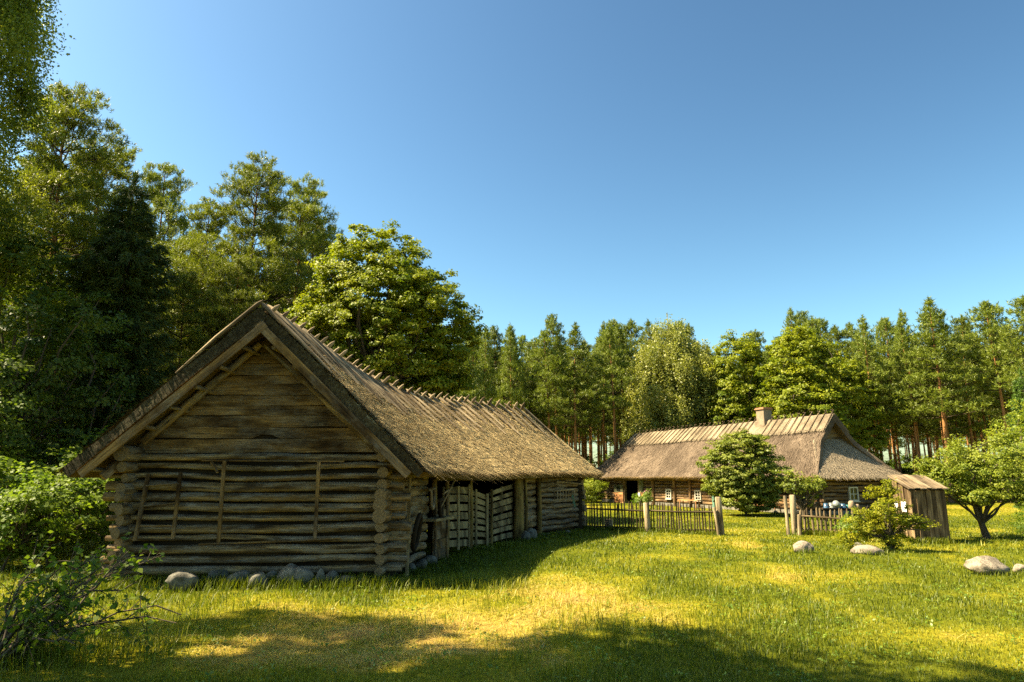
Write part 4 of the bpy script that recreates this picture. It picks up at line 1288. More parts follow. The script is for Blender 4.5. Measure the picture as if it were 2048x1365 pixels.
def broad(lobes, nclump, per, leaf, trunk, seed, mat, bark='bark', clump=.95, aspect=.75, flat=.55, shell=.45, limbs=26, tr=.25, up=.55, droop=0., name='leafy'):
    """lobes: (cx,cy,cz,rx,ry,rz,weight); leaf clusters fill their outer volume, each a small dome of separate leaves"""
    global RNG
    random.seed(seed); RNG = np.random.default_rng(seed)
    W = np.array([l[6] for l in lobes], float); W /= W.sum()
    cc = []; cn = []
    for i in range(nclump):
        l = lobes[RNG.choice(len(lobes), p=W)]
        v = unit(RNG.normal(size=3)); r = (shell + (1 - shell) * RNG.random()) ** .6
        r *= 1 + .22 * noise.noise(Vector(v * 1.8) + Vector((seed, 0, 0)))
        p = np.array(l[:3]) + v * r * np.array(l[3:6]); cc.append(p); cn.append(unit(v * .8 + np.array([0, 0, up])))
    cc = np.array(cc); cn = np.array(cn)
    n = nclump * per; ci = np.repeat(np.arange(nclump), per)
    csz = (clump * RNG.uniform(.55, 1.3, nclump))[ci]
    v = RNG.normal(size=(n, 3)); v = unit(v) * (RNG.random((n, 1)) ** .45)
    v[:, 2] *= flat; v[:, 2] = np.where(v[:, 2] < 0, v[:, 2] * .6, v[:, 2])
    C = cc[ci] + v * csz[:, None]
    C[:, 2] -= droop * (v[:, 0] ** 2 + v[:, 1] ** 2) * csz
    Nn = unit(cn[ci] * .7 + v * .5 + RNG.normal(size=(n, 3)) * .45 + np.array([0, 0, .25]))
    L = leaf * RNG.uniform(.65, 1.25, n)
    ctint = RNG.normal(.5, .22, nclump)[ci]
    tint = np.clip(ctint + RNG.normal(0, .14, n), 0, 1)
    crown = leaves(name + '_crown', C, Nn, L, L * aspect, tint, M[mat])
    tubes = []
    for tp in trunk: tubes.append(tp)
    main = trunk[0][0]
    pick = random.sample(range(nclump), min(limbs, nclump))
    for i in pick:
        q = Vector(cc[i]); zz = min(max(main[0].z + .25 * (q.z - main[0].z) + .1, main[len(main) // 3].z), main[-1].z)
        best = min(main, key=lambda a: abs(a.z - zz) + .2 * (Vector((a.x - q.x, a.y - q.y, 0)).length))
        bp = bend_path(best, q, 4, .07, .06); L_ = (q - best).length
        r0 = min(.02 * L_ + .008, trunk[0][1][0] * .42)
        tubes.append((bp, [r0 * (1 - .85 * j / 4) + .004 for j in range(5)], 5))
    return wood_mesh(name + '_trunk', tubes, M[bark]), crown


def weeping(h, lobes, strands, seed, mat='birch', leaf=.10, slen=(1.0, 2.6), step=.085, bark='birch_bark', trunk=None):
    global RNG
    random.seed(seed); RNG = np.random.default_rng(seed)
    W = np.array([l[6] for l in lobes], float); W /= W.sum()
    Cs = []; tn = []; tubes = []
    tr = trunk or ([Vector((0, 0, h * i / 8)) for i in range(9)], [.2 * (1 - .93 * i / 8) + .01 for i in range(9)], 9); tubes.append(tr)
    heads = []
    nb = max(40, strands // 9)
    for i in range(nb):
        l = lobes[RNG.choice(len(lobes), p=W)]; v = unit(RNG.normal(size=3)); r = (.35 + .65 * RNG.random()) ** .55
        r *= 1 + .3 * noise.noise(Vector(v * 2.2) + Vector((seed, 0, 0)))
        heads.append((np.array(l[:3]) + v * r * np.array(l[3:6]), v, RNG.normal(.5, .25), RNG.uniform(.5, 1.3)))
    for i in range(strands):
        p, v, tb_, hs_ = heads[i % nb]; p = p + RNG.normal(size=3) * np.array([.42, .42, .28]) * hs_
        L = RNG.uniform(*slen); m = max(4, int(L / step)); dr = unit(v * np.array([1, 1, 0]) + 1e-3) * RNG.uniform(0, .35)
        t0 = np.clip(tb_ + RNG.normal(0, .1), 0, 1)
        for j in range(m):
            s = j / m; q = p + dr * L * (s - .5 * s * s) + np.array([0, 0, .12 * math.sin(s * 2.5) - L * s ** 1.25])
            spread = .16 * (1 - .6 * s) + .04
            for e in range(3):
                Cs.append(q + RNG.normal(size=3) * np.array([spread, spread, .06])); tn.append(t0)
    for i in random.sample(range(nb), min(40, nb)):
        q = Vector(heads[i][0]); zz = max(q.z - 2.5, h * .15); b = min(tr[0], key=lambda a: abs(a.z - zz)); tubes.append((bend_path(b, q, 4, .05, .05), [.05, .04, .03, .018, .006], 5))
    C = np.array(Cs); n = len(C); Nn = unit(RNG.normal(size=(n, 3)) + np.array([0, 0, .3])); D = unit(RNG.normal(size=(n, 3)) * .6 + np.array([0, 0, -1.]))
    L = leaf * RNG.uniform(.6, 1.2, n)
    return wood_mesh('birch_trunk', tubes, M[bark]), leaves('birch_crown', C, Nn, L, L * .75, np.clip(np.array(tn) + RNG.normal(0, .12, n), 0, 1), M[mat], D)


def plant(name, protos, loc, label, cat, group=None, rot=None, scale=1.0, sxy=1.0, parts=('trunk', 'crown')):
    t = thing(name, label, cat, loc, group)
    t.rotation_euler = (0, 0, random.uniform(0, 6.28) if rot is None else rot); t.scale = (scale * sxy, scale * sxy, scale)
    for nm, me in zip(parts, protos):
        o = bpy.data.objects.new(nm, me); COL.objects.link(o); o.parent = t
    return t


def trunkpath(pts, rads, n=10): return ([Vector(p) for p in pts], rads, n)


def xy(px, Y, py=700):
    p = P(px, py, Y); return (p.x, p.y, 0)


def top_z(py, Y): return P(1024, py, Y).z


# --- pine prototypes
PF = [pine(17, 8.8, 2.6, 16, 5, 36, 10, .27, .062, random.uniform(-.4, .4), 100 + i) for i in range(4)]
PF += [pine(17, 7.0, 2.3, 20, 5, 32, 10, .27, .062, .1, 110 + i, shape='spire') for i in range(3)]
PN = [pine(20, 7.0, 3.9, 22, 6, 130, 10, .2, .038, .3, 120 + i, 'needle_pale' if i == 0 else 'needle_pale', trunk_r=.19, tex=(.5, .62, .42)[i], pad=.46) for i in range(3)]
PT = [pine(17, 7.0, 2.0, 20, 5, 30, 10, .27, .06, 0, 130, shape='spire')]
SPR = spruce(13.8, 3.7, 140)
random.seed(5); RNG = np.random.default_rng(5)

# the forest behind the farm: rows of tall pines
def forest_row(Y, x0, x1, step, hmean, group, label, protos=PF, jit=1.2, hj=2.1):
    x = x0
    while x < x1:
        yy = Y + random.uniform(-jit, jit) * 1.6; h = hmean + random.uniform(-hj, hj)
        plant('pine_tree', random.choice(protos), (x + random.uniform(-.6, .6), yy, 0), label, 'pine', group, None, h / 17.0, random.uniform(.9, 1.1))
        x += step * random.uniform(.7, 1.35)


lab_r = 'tall slender pine among many alike in the forest wall behind the farmhouse'
gr_r = 'pines of the forest behind the farmhouse'
forest_row(66, -4, 16, 2.1, 15.4, gr_r, lab_r)
forest_row(70, -8, 24, 2.2, 16.2, gr_r, lab_r)
forest_row(76, -10, 30, 2.4, 17.0, gr_r, lab_r)
forest_row(84, -12, 40, 2.8, 17.5, gr_r, lab_r)
forest_row(94, -16, 60, 3.4, 17.8, gr_r, lab_r)
forest_row(62, 30.5, 56, 2.1, 15.3, gr_r, lab_r)
forest_row(66, 27, 60, 2.1, 16.0, gr_r, lab_r)
forest_row(72, 28, 66, 2.4, 16.9, gr_r, lab_r)
forest_row(80, 30, 74, 2.8, 17.6, gr_r, lab_r)
# deeper in, the wood reads as one mass
def far_mass(name, label, spots):
    rs = np.random.default_rng(8); vs = [[], []]; fsz = [[], []]; tt = []
    for (x, y, h) in spots:
        tr_, cr_ = PF[rs.integers(0, 7)]; k = h / 17.0; a = rs.uniform(0, 6.28); R = np.array([[math.cos(a), -math.sin(a), 0], [math.sin(a), math.cos(a), 0], [0, 0, 1]]) * k
        for j, me in enumerate((tr_, cr_)):
            co = np.empty(len(me.vertices) * 3, np.float32); me.vertices.foreach_get('co', co); vs[j].append(co.reshape(-1, 3) @ R.T + np.array([x, y, 0]))
        li = np.empty(len(tr_.loops), np.int32); tr_.loops.foreach_get('vertex_index', li); fsz[0].append(li)
        tv = np.empty(len(cr_.vertices), np.float32); cr_.attributes['tint'].data.foreach_get('value', tv); tt.append(tv)
    nT = sum(len(v) for v in vs[0]); off = 0; quads = []
    for v, li in zip(vs[0], fsz[0]): quads.append(li + off); off += len(v)
    quads = np.concatenate(quads); nC = sum(len(v) for v in vs[1]); tri = np.arange(nC, dtype=np.int32) + nT
    me = bpy.data.meshes.new(name); me.vertices.add(nT + nC); me.vertices.foreach_set('co', np.concatenate(vs[0] + vs[1]).astype(np.float32).reshape(-1))
    me.loops.add(len(quads) + len(tri)); me.loops.foreach_set('vertex_index', np.concatenate([quads, tri]).astype(np.int32))
    nq, n3 = len(quads) // 4, len(tri) // 3; me.polygons.add(nq + n3)
    me.polygons.foreach_set('loop_start', np.concatenate([np.arange(nq) * 4, len(quads) + np.arange(n3) * 3]).astype(np.int32)); me.polygons.foreach_set('loop_total', np.concatenate([np.full(nq, 4), np.full(n3, 3)]).astype(np.int32))
    for _m in ('pine_bark', 'needle'): me.materials.append(M[_m])
    me.polygons.foreach_set('material_index', np.concatenate([np.zeros(nq), np.ones(n3)]).astype(np.int32))
    at = me.attributes.new('tint', 'FLOAT', 'POINT'); at.data.foreach_set('value', np.concatenate([np.zeros(nT, np.float32)] + tt)); me.update(calc_edges=True)
    o = bpy.data.objects.new(name, me); COL.objects.link(o); tag(o, label, 'forest', None, 'stuff')


_s = []
for Yr, x0, x1, st_ in ((102, -20, 70, 2.3), (112, -26, 76, 2.5), (124, -30, 88, 2.7), (138, -34, 100, 2.9), (92, -62, -22, 2.6), (106, -70, -26, 2.8), (122, -80, -30, 3.0)):
    x = x0
    while x < x1: _s.append((x, Yr + random.uniform(-3, 3), random.uniform(16, 19.5))); x += st_ * random.uniform(.7, 1.3)
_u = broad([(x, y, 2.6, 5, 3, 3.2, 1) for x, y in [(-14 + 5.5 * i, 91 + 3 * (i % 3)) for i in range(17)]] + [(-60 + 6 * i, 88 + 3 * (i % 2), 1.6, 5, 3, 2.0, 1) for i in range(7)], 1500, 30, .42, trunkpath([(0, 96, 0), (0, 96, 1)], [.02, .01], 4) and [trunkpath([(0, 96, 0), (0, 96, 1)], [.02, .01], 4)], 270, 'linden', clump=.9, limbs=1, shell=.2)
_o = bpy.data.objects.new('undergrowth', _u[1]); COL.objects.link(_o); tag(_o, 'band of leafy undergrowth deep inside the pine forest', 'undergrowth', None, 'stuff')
far_mass('far_forest', 'deep interior of the pine forest seen between the trunks', _s)
# singled-out pines on the skyline
def pine_at(px, py_top, Y, protos, label, cat='pine', scale_to=17.0, sxy=1.0, rot=None):
    h = top_z(py_top, Y); return plant('pine_tree', protos, xy(px, Y, py_top), label, cat, None, rot, h / scale_to, sxy)


pine_at(972, 660, 58, PT[0], 'thin narrow-topped pine standing closest to the maple behind the barn ridge', sxy=.8)
pine_at(1020, 655, 60, PT[0], 'narrow spire-like pine second from the maple above the barn ridge', sxy=.9)
pine_at(1095, 668, 60, PF[0], 'pine with double top above the end of the barn ridge')
pine_at(1150, 655, 60, PF[5], 'broad pointed pine rising above the gap between barn and farmhouse', sxy=1.2)
pine_at(1222, 660, 60, PF[1], 'rounded pine just beside the weeping birch on the barn side')
pine_at(1855, 608, 57, PF[6], 'tallest pointed pine of the wall above the outhouse', sxy=1.35)
pine_at(1972, 610, 56, PF[2], 'tall wide-crowned pine above the apple tree', sxy=1.2)
pine_at(2046, 600, 52, PF[3], 'tall pine cut by the picture edge above the bright green conifer', sxy=1.25)
pine_at(1725, 640, 60, PF[4], 'pine peeking up just behind the round maple by the chimney')

# far rows closing the wood
random.seed(21)
lab_l = 'dark pine among many alike in the wood behind the barn'
gr_l = 'pines of the wood behind the barn'
forest_row(50, -42, -12, 2.9, 17.5, gr_l, lab_l)
forest_row(58, -46, -7, 2.8, 18, gr_l, lab_l)
forest_row(68, -50, -10, 3.0, 18.5, gr_l, lab_l)
forest_row(80, -56, -14, 3.4, 19, gr_l, lab_l)

# near pines behind the barn
def near_pine(px, py_top, Y, i, label, sxy=1.0, rot=None): return pine_at(px, py_top, Y, PN[i], label, 'pine', 20.0, sxy, rot)


near_pine(500, 338, 37, 0, 'tallest sunlit pine behind the gable peak of the barn', 1.05, 1.0)
near_pine(420, 408, 39, 1, 'sunlit pine between the dark spruce and the tallest pine', 1.0, 2.0)
near_pine(592, 384, 41, 2, 'sunlit pine between the tallest pine and the big maple', 1.0, .3)
near_pine(640, 462, 44, 0, 'pine whose crown touches the top of the big maple', .9, 4.0)
near_pine(335, 352, 43, 1, 'thin-crowned pine peeking out behind the top of the dark spruce', .9, 5.)
near_pine(385, 560, 34, 2, 'low pale green pine filling the gap beside the dark spruce', 1.0, 3.3)
near_pine(465, 520, 33, 1, 'low sunlit pine right behind the barn gable', .9, .9)
near_pine(150, 195, 29, 0, 'big pine rising next to the tall birch', 1.1, 2.7)
near_pine(205, 300, 32, 2, 'big pine between the tall birch and the dark spruce', 1.15, 1.9)
near_pine(60, 330, 39, 1, 'big pine half hidden by the tall birch', 1.1, .2)
plant('spruce_tree', SPR, xy(268, 26, 365), 'dark green spruce with drooping layered branches beside the barn roof', 'spruce', None, .4, top_z(365, 26) / 13.8)

# big maple behind the barn
mp_h = top_z(442, 34)
tr = trunkpath([(0, 0, 0), (.1, 0, 2), (-.1, .1, 4), (.1, 0, 6.5), (0, 0, 9), (.2, 0, 11.5)], [.36, .32, .28, .22, .14, .05])
s_ = mp_h / 15.2
MAP = broad([(0, 0, 8.6, 4.3, 4.0, 5.6, 5), (-.6, 0, 11.5, 3.0, 2.8, 3.4, 2.0), (2.6, 0, 8.6, 2.4, 2.4, 3.6, 1.4), (-2.6, -.5, 8.0, 2.3, 2.3, 3.4, 1.2), (2.8, 0, 5.4, 2.0, 2.0, 2.4, .7), (.8, -.8, 4.2, 3.2, 2.5, 2.3, .9)],
            1500, 95, .145, [tr], 201, 'maple', clump=.48, limbs=44, shell=.5)
plant('maple_tree', MAP, xy(775, 34, 442), 'large round maple with yellow-green leaves behind the barn ridge', 'maple tree', None, 0., s_)
tr = trunkpath([(0, 0, 0), (.05, 0, 2), (0, .05, 4), (.05, 0, 6), (0, 0, 9)], [.2, .18, .15, .12, .05])
MAP2 = broad([(0, 0, 8.2, 3.9, 3.6, 5.2, 3), (-1.6, -.4, 6.0, 2.8, 2.6, 3.8, 1.2), (2.0, 0, 6.4, 2.6, 2.4, 3.8, 1.2), (0, 0, 11.3, 2.6, 2.4, 2.6, 1)], 600, 75, .2, [tr], 202, 'maple', clump=.58, limbs=30, shell=.4)
plant('maple_tree', MAP2, xy(1600, 56, 655), 'rounded bright maple directly behind the farmhouse chimney', 'maple tree', None, 1.2, top_z(652, 56) / 14.0, 1.05)
plant('maple_tree', MAP2, xy(1470, 61, 660), 'darker leafy tree between the weeping birch and the bright maple', 'tree', None, 3.9, top_z(662, 61) / 14.0, .85)
plant('maple_tree', MAP2, xy(1682, 60, 700), 'leafy tree on the shaded flank of the bright maple', 'tree', None, 2.2, top_z(715, 60) / 14.0, .8)
# weeping birch
WB = weeping(16.5, [(0, 0, 9.0, 3.9, 3.4, 5.6, 4), (0, 0, 13.2, 2.3, 2.2, 2.6, 1.3), (-2.2, -.5, 6.5, 2.4, 2.2, 3.8, 1.2), (1.9, -.4, 11.4, 2.0, 1.9, 2.6, .8), (-1.2, 0, 12.6, 1.6, 1.5, 1.8, .6)], 2600, 203, leaf=.16, slen=(1., 2.6), step=.12)
plant('birch_tree', WB, xy(1335, 63, 640), 'pale olive weeping birch behind the far end of the farmhouse roof', 'birch', None, 0, top_z(636, 63) / 16.0)
# tall birch at the edge
NB = weeping(25, [(0, 0, 16.5, 3.3, 3.2, 6.5, 4), (0, 0, 21, 2.8, 2.6, 4, 1.6), (.6, -.5, 11, 2.6, 2.4, 3.0, 1)], 3600, 204, 'birch_near', .115, (.7, 2.0), .075)
plant('birch_tree', NB, xy(-125, 23, 200), 'tall birch with glittering leaves at the edge of the picture', 'birch', None, 1.0, 1.0)

# shaded broadleaved trees and bushes at the forest edge beside the barn
tr = trunkpath([(0, 0, 0), (.1, 0, 1.6), (0, .1, 3.2), (.15, 0, 5), (.1, 0, 7.5)], [.16, .14, .12, .09, .03])
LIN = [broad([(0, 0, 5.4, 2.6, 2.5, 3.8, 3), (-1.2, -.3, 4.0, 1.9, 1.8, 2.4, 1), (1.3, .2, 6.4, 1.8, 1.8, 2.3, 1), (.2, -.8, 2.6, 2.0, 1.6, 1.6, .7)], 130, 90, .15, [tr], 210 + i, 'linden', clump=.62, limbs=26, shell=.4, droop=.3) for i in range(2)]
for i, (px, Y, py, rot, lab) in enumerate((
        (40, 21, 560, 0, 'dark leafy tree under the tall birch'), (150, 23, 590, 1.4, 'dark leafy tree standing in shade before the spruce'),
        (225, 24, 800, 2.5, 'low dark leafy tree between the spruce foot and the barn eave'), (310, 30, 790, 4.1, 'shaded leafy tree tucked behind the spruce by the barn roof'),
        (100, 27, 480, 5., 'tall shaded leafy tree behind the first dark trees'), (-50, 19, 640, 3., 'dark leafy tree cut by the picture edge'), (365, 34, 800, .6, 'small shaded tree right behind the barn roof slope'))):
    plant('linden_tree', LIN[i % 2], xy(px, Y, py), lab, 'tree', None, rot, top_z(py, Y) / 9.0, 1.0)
st = [trunkpath([(0, 0, 0), (.1, .1, .5), (.05, .0, 1.2), (.1, 0, 1.9)], [.035, .03, .022, .01], 6)]
HZ = [broad([(0, 0, 1.3, 1.3, 1.2, 1.2, 3), (.7, 0, 1.7, .8, .8, .8, 1), (-.7, .1, 1.0, .9, .8, .8, 1)], 80, 42, .11, st, 220 + i, 'hazel', clump=.38, limbs=36, shell=.3) for i in range(2)]
for i, (px, Y, py, lab) in enumerate((
        (30, 15.5, 945, 'leafy hazel bush in shade near the picture edge by the barn'), (120, 16.5, 925, 'hazel bush in the middle of the shaded thicket by the barn'), (190, 18.5, 900, 'hazel bush closest to the stacked log ends of the barn'),
        (75, 19, 890, 'taller hazel bush at the back of the shaded thicket'), (-40, 17, 880, 'hazel bush at the thicket end farthest from the barn'), (150, 21, 860, 'sunlit hazel bush below the barn eave'))):
    plant('hazel_bush', HZ[i % 2], xy(px, Y, py), lab, 'bush', None, i * 1.3, top_z(py, Y) / 2.6, 1.15)

# undergrowth at the far forest floor
random.seed(31)
UB = broad([(0, 0, 1.1, 1.5, 1.4, 1.1, 1)], 46, 34, .2, st, 230, 'linden', clump=.5, limbs=10, shell=.2)
for i in range(30):
    x = random.uniform(27, 56) if i % 3 else random.uniform(-6, 14); Y = random.uniform(59, 64) if i % 3 else random.uniform(64, 68)
    plant('forest_bush', UB, (x, Y, 0), 'low shaded bush at the foot of the pines behind the farmhouse', 'bush', 'bushes at the foot of the forest', None, random.uniform(.8, 1.7), 1.2)
for i in range(14):
    plant('forest_bush', UB, (random.uniform(-26, -9), random.uniform(29, 46), 0), 'low shaded bush under the pines behind the barn', 'bush', 'bushes under the pines behind the barn', None, random.uniform(.8, 1.5), 1.2)
HB = broad([(0, 0, 1.1, 1.2, 1.1, 1.1, 1)], 60, 40, .14, st, 231, 'apple', clump=.4, limbs=10, shell=.2)
plant('garden_bush', HB, xy(1183, 57, 980), 'bright bush seen in the gap between the barn eave and the farmhouse', 'bush', None, 0, 1.0, 1.2)
plant('garden_bush', HB, xy(1172, 52, 980), 'low bright bush beside the barn corner post beyond the fence', 'bush', None, 2, .8, 1.)

# garden shrubs and fruit trees
sh = 4.85
st2 = [trunkpath([(0, 0, 0), (.1, 0, .8), (0, .1, 1.8), (.1, 0, 3.2)], [.07, .06, .045, .02], 7)]
LI = broad([(0, 0, 2.5, 2.1, 2.0, 2.2, 4), (.2, 0, 3.7, 1.1, 1.1, 1.05, 1), (-.9, -.3, 2.4, 1.2, 1.2, 1.5, 1), (.8, -.3, 1.9, 1.3, 1.2, 1.3, 1), (0, -.2, 1.15, 1.95, 1.7, 1.0, 2.0)], 1000, 50, .115, st2, 240, 'lilac', clump=.28, limbs=40, shell=.5)
plant('lilac_bush', LI, G(1492, 1031), 'large rounded dark green lilac bush hiding the middle of the farmhouse', 'bush', None, 0, top_z(857, 38) / 4.85, 1.08)
st3 = [trunkpath([(0, 0, 0), (-.05, 0, .6), (.05, 0, 1.2), (0, 0, 1.6)], [.06, .05, .045, .03], 7)]
FT = broad([(0, 0, 1.75, 1.0, .8, .42, 3), (-.5, 0, 2.0, .6, .5, .35, 1), (.55, 0, 1.75, .6, .5, .35, 1), (.2, 0, 1.1, .5, .4, .4, .6)], 66, 30, .11, st3, 241, 'lilac', clump=.28, limbs=40, shell=.25)
plant('fruit_tree', FT, xy(1606, 30, 1000), 'small open fruit tree behind the two tall fence posts', 'fruit tree', None, 0, 1.0, .95)
st4 = [trunkpath([(0, 0, 0), (-.08, 0, .4), (-.1, 0, .9), (0, 0, 1.5)], [.05, .045, .03, .015], 6), trunkpath([(0, 0, 0), (.2, .05, .5), (.45, 0, 1.0)], [.04, .03, .01], 6), trunkpath([(0, 0, 0), (-.3, -.05, .5), (-.75, 0, 1.0)], [.04, .03, .01], 6)]
YB = broad([(-.1, 0, 1.2, .7, .7, .45, 2.4), (-.75, 0, .8, .55, .5, .45, 1.5), (.6, 0, .9, .5, .5, .3, 1.3), (-1.1, .1, .4, .3, .3, .3, .5), (.05, 0, 1.8, .25, .25, .4, .5), (.05, 0, .5, .5, .42, .42, 1.5), (-.35, .1, 1.75, .2, .2, .22, .3)], 250, 42, .075, st4, 242, 'yellow_leaf', clump=.17, limbs=34, shell=.05, aspect=.5, flat=.8)
gy = G(1785, 1104); plant('yellow_bush', YB, gy, 'yellow-green young leaved bush growing in front of the outhouse', 'bush', None, 0, top_z(962, gy.y) / 2.1, 1.12)
YS = broad([(0, 0, .42, .5, .45, .4, 1)], 44, 28, .06, st4[1:2], 243, 'flower', clump=.2, limbs=16, shell=.2, aspect=.5)
gq = G(1712, 1082); plant('low_shrub', YS, gq, 'low green shrub grown through the pickets beside the yellow bush', 'bush', None, 0, 1.1)
# apple tree with a leaning stem
at_ = [trunkpath([(0, 0, -.05), (-.14, 0, .5), (-.22, .05, .9), (-.26, .1, 1.35), (-.1, .1, 2.0)], [.14, .10, .085, .095, .03], 10), trunkpath([(-.26, .1, 1.3), (.2, 0, 1.5), (.9, -.1, 1.9), (1.5, 0, 2.5)], [.06, .05, .035, .02], 8), trunkpath([(-.26, .1, 1.35), (-.8, -.1, 1.9), (-1.3, 0, 2.4)], [.07, .045, .02], 8)]
AP = broad([(.2, 0, 2.25, 2.0, 1.7, .9, 3), (-1.35, -.1, 2.1, .9, .8, .6, 1.1), (1.7, 0, 2.6, 1.4, 1.3, 1.1, 1.4), (.3, .3, 3.0, 1.3, 1.2, .5, .8), (-.4, -.4, 1.55, 1.0, .8, .35, .7), (-1.0, 0, 2.9, .5, .5, .35, .3), (1.2, -.3, 1.5, .8, .8, .4, .5), (-1.75, 0, 2.55, .4, .4, .35, .3), (-.5, .2, 3.2, .4, .4, .3, .2), (.9, 0, 3.5, .5, .5, .3, .25)], 420, 60, .10, at_, 244, 'apple', clump=.36, limbs=20, shell=.08, aspect=.5)
ga = G(1975, 1077); plant('apple_tree', AP, ga, 'sunlit apple tree with a leaning dark trunk beside the outhouse', 'apple tree', None, 0, .94, 1.0)
AP2 = broad([(0, 0, 3.0, 1.7, 1.6, 1.7, 1)], 130, 44, .10, at_[:1], 245, 'apple', clump=.4, limbs=30, shell=.3, aspect=.5)
plant('apple_tree', AP2, (19.9, 26.5, 0), 'second bright fruit tree cut by the picture edge behind the apple tree', 'fruit tree', None, 1.0, 1.05)
plant('hazel_bush', HZ[0], (15.75, 20.9, 0), 'dark low bush in the shade beside the apple trunk', 'bush', None, 2.0, .44, 1.3)
plant('hazel_bush', HZ[1], (16.7, 21.6, 0), 'dark bush cut by the picture edge below the apple tree', 'bush', None, .5, .6, 1.3)
JN = spruce(8.5, 1.9, 250, 10, .22, .045, .3, 'juniper', 1.3)
plant('conifer_tree', JN, xy(2050, 47, 800), 'bright green dense conifer at the picture edge behind the apple tree', 'conifer', None, 0, top_z(745, 47) / 8.5)
# flower clump by the house door
FL = broad([(0, 0, .45, 1.5, .5, .5, 1), (.9, 0, .7, .6, .4, .5, .5)], 90, 26, .16, [trunkpath([(0, 0, 0), (0, 0, .3)], [.02, .01], 5)], 251, 'flower', clump=.22, limbs=12, shell=.1, aspect=.3, flat=1.2, up=.9)
q = H(hl(1312), -1.3, 0); t = plant('flower_clump', FL, q, 'bright green flower clump with pink blooms before the farmhouse door', 'flowers', None, math.atan2(HX.y, HX.x) + PI, .85, 1.0, ('stem', 'foliage'))
random.seed(3); mb = MB()
for i in range(16):
    c = Vector((random.gauss(.75, .16), random.gauss(0, .12), random.uniform(.95, 1.25)))
    for k in range(6):
        a = random.uniform(0, 6.28); d = Vector((math.cos(a), math.sin(a), random.uniform(-.3, .8))) * .05; s = Vector((-math.sin(a), math.cos(a), 0)) * .03
        mb.add([c, c + d + s, c + d * 1.7, c + d - s], [[0, 1, 2, 3]], [[(0, 0)] * 4])
o = mb.build('bloom', M['petal'], t)

# twiggy bush close to the camera
random.seed(77); RNG = np.random.default_rng(77)
gb = Vector((-5.75, 8.35, 0)); tubes = []; Cs = []; Ds = []
for i in range(26):
    a = random.uniform(-.9, .75) if i % 3 else random.uniform(.9, 2.2)
    el = random.uniform(.12, .95); L = random.uniform(1.1, 2.0) * (1.1 - .35 * el)
    d = Vector((math.cos(a) * math.cos(el), math.sin(a) * math.cos(el) * .6, math.sin(el)))
    p1 = d * L + Vector((0, 0, .08)); b0 = Vector((random.gauss(0, .12), random.gauss(0, .1), 0))
    bp = bend_path(b0, b0 + p1, 6, .035, .10); tubes.append((bp, [.016 * (1 - j / 7) + .004 for j in range(7)], 6))
    for s in range(9):
        x = random.uniform(1.2, 5.99); j = int(x); c = bp[j].lerp(bp[j + 1], x - j)
        tw = (d * .6 + Vector((random.gauss(0, .6), random.gauss(0, .6), random.gauss(.1, .5)))).normalized(); tl = random.uniform(.2, .55)
        e = c + tw * tl; tubes.append(([c, c.lerp(e, .5) + Vector((0, 0, .03)), e], [.006, .004, .002], 4))
        for q_ in range(random.randint(5, 9)):
            s_2 = random.uniform(.2, 1.05); Cs.append(c.lerp(e, s_2) + Vector((random.gauss(0, .035), random.gauss(0, .035), random.gauss(-.02, .03)))); Ds.append(tw + Vector((random.gauss(0, .7), random.gauss(0, .7), random.gauss(-.5, .4))))
C = np.array(Cs); D = np.array(Ds); n = len(C)
cr = leaves('bush_crown', C, unit(RNG.normal(size=(n, 3)) * .6 + np.array([0, -.1, .8])), .085 * RNG.uniform(.6, 1.25, n), .062 * RNG.uniform(.7, 1.2, n), RNG.uniform(0, 1, n), M['hazel'], D)
plant('twiggy_bush', (wood_mesh('bush_stems', tubes, M['bark']), cr), gb, 'dark twiggy bush with broad leaves nearest the camera', 'bush', None, 0., 1., 1., ('stem', 'foliage'))

# trees standing outside the view whose crowns shade the lawn
tr = trunkpath([(0, 0, 0), (.1, 0, 3), (0, .1, 6), (.1, 0, 9), (0, 0, 14)], [.3, .27, .22, .18, .06])
SH = broad([(0, 0, 14, 3.6, 3.6, 3.0, 3), (1.5, .5, 12.5, 2, 2, 2, 1)], 150, 60, .26, [tr], 260, 'maple', clump=.9, limbs=20, shell=.3)
for (x, y, s, r, lab) in ((-11.7, 7.1, 1.0, 0, 'tall leafy tree out of view whose shade crosses the lawn'), (-8.2, 4.6, 1.0, 2, 'leafy tree out of view behind the camera side of the lawn'), (-20.2, 7.4, 1.0, 4, 'leafy tree out of view shading the twiggy bush'), (-20.5, 5.0, .95, 1, 'leafy tree out of view between the two shade trees')):
    plant('shade_tree', SH, (x, y, 0), lab, 'tree', None, r, s)
plant('shade_tree', SH, (-14.6, 9.9, 0), 'slim leafy tree out of view casting the narrow shade band before the barn', 'tree', None, 3, 1.0, .3)
# ------------------------------------------------------------------ ground and grass
path_pts = [G(1490, 1068), G(1500, 1095), G(1560, 1150), G(1660, 1200), G(1800, 1260)]
dry_spots = [(G(1130, 1195), .9, .7), (G(760, 1290), 1.3, .5), (G(1150, 1165), .8, .7), (G(1250, 1230), 1.2, .6), (G(420, 1250), 1.6, .6), (G(900, 1260), 1.2, .7), (G(620, 1260), .9, .6), (G(1700, 1090), 1.3, .5), (G(1240, 1075), 1.6, .5), (G(1700, 1250), 1.0, .45), (G(1480, 1085), .9, .6), (G(1870, 1095), 1.0, .5), (G(1950, 1000), 14, .9)]


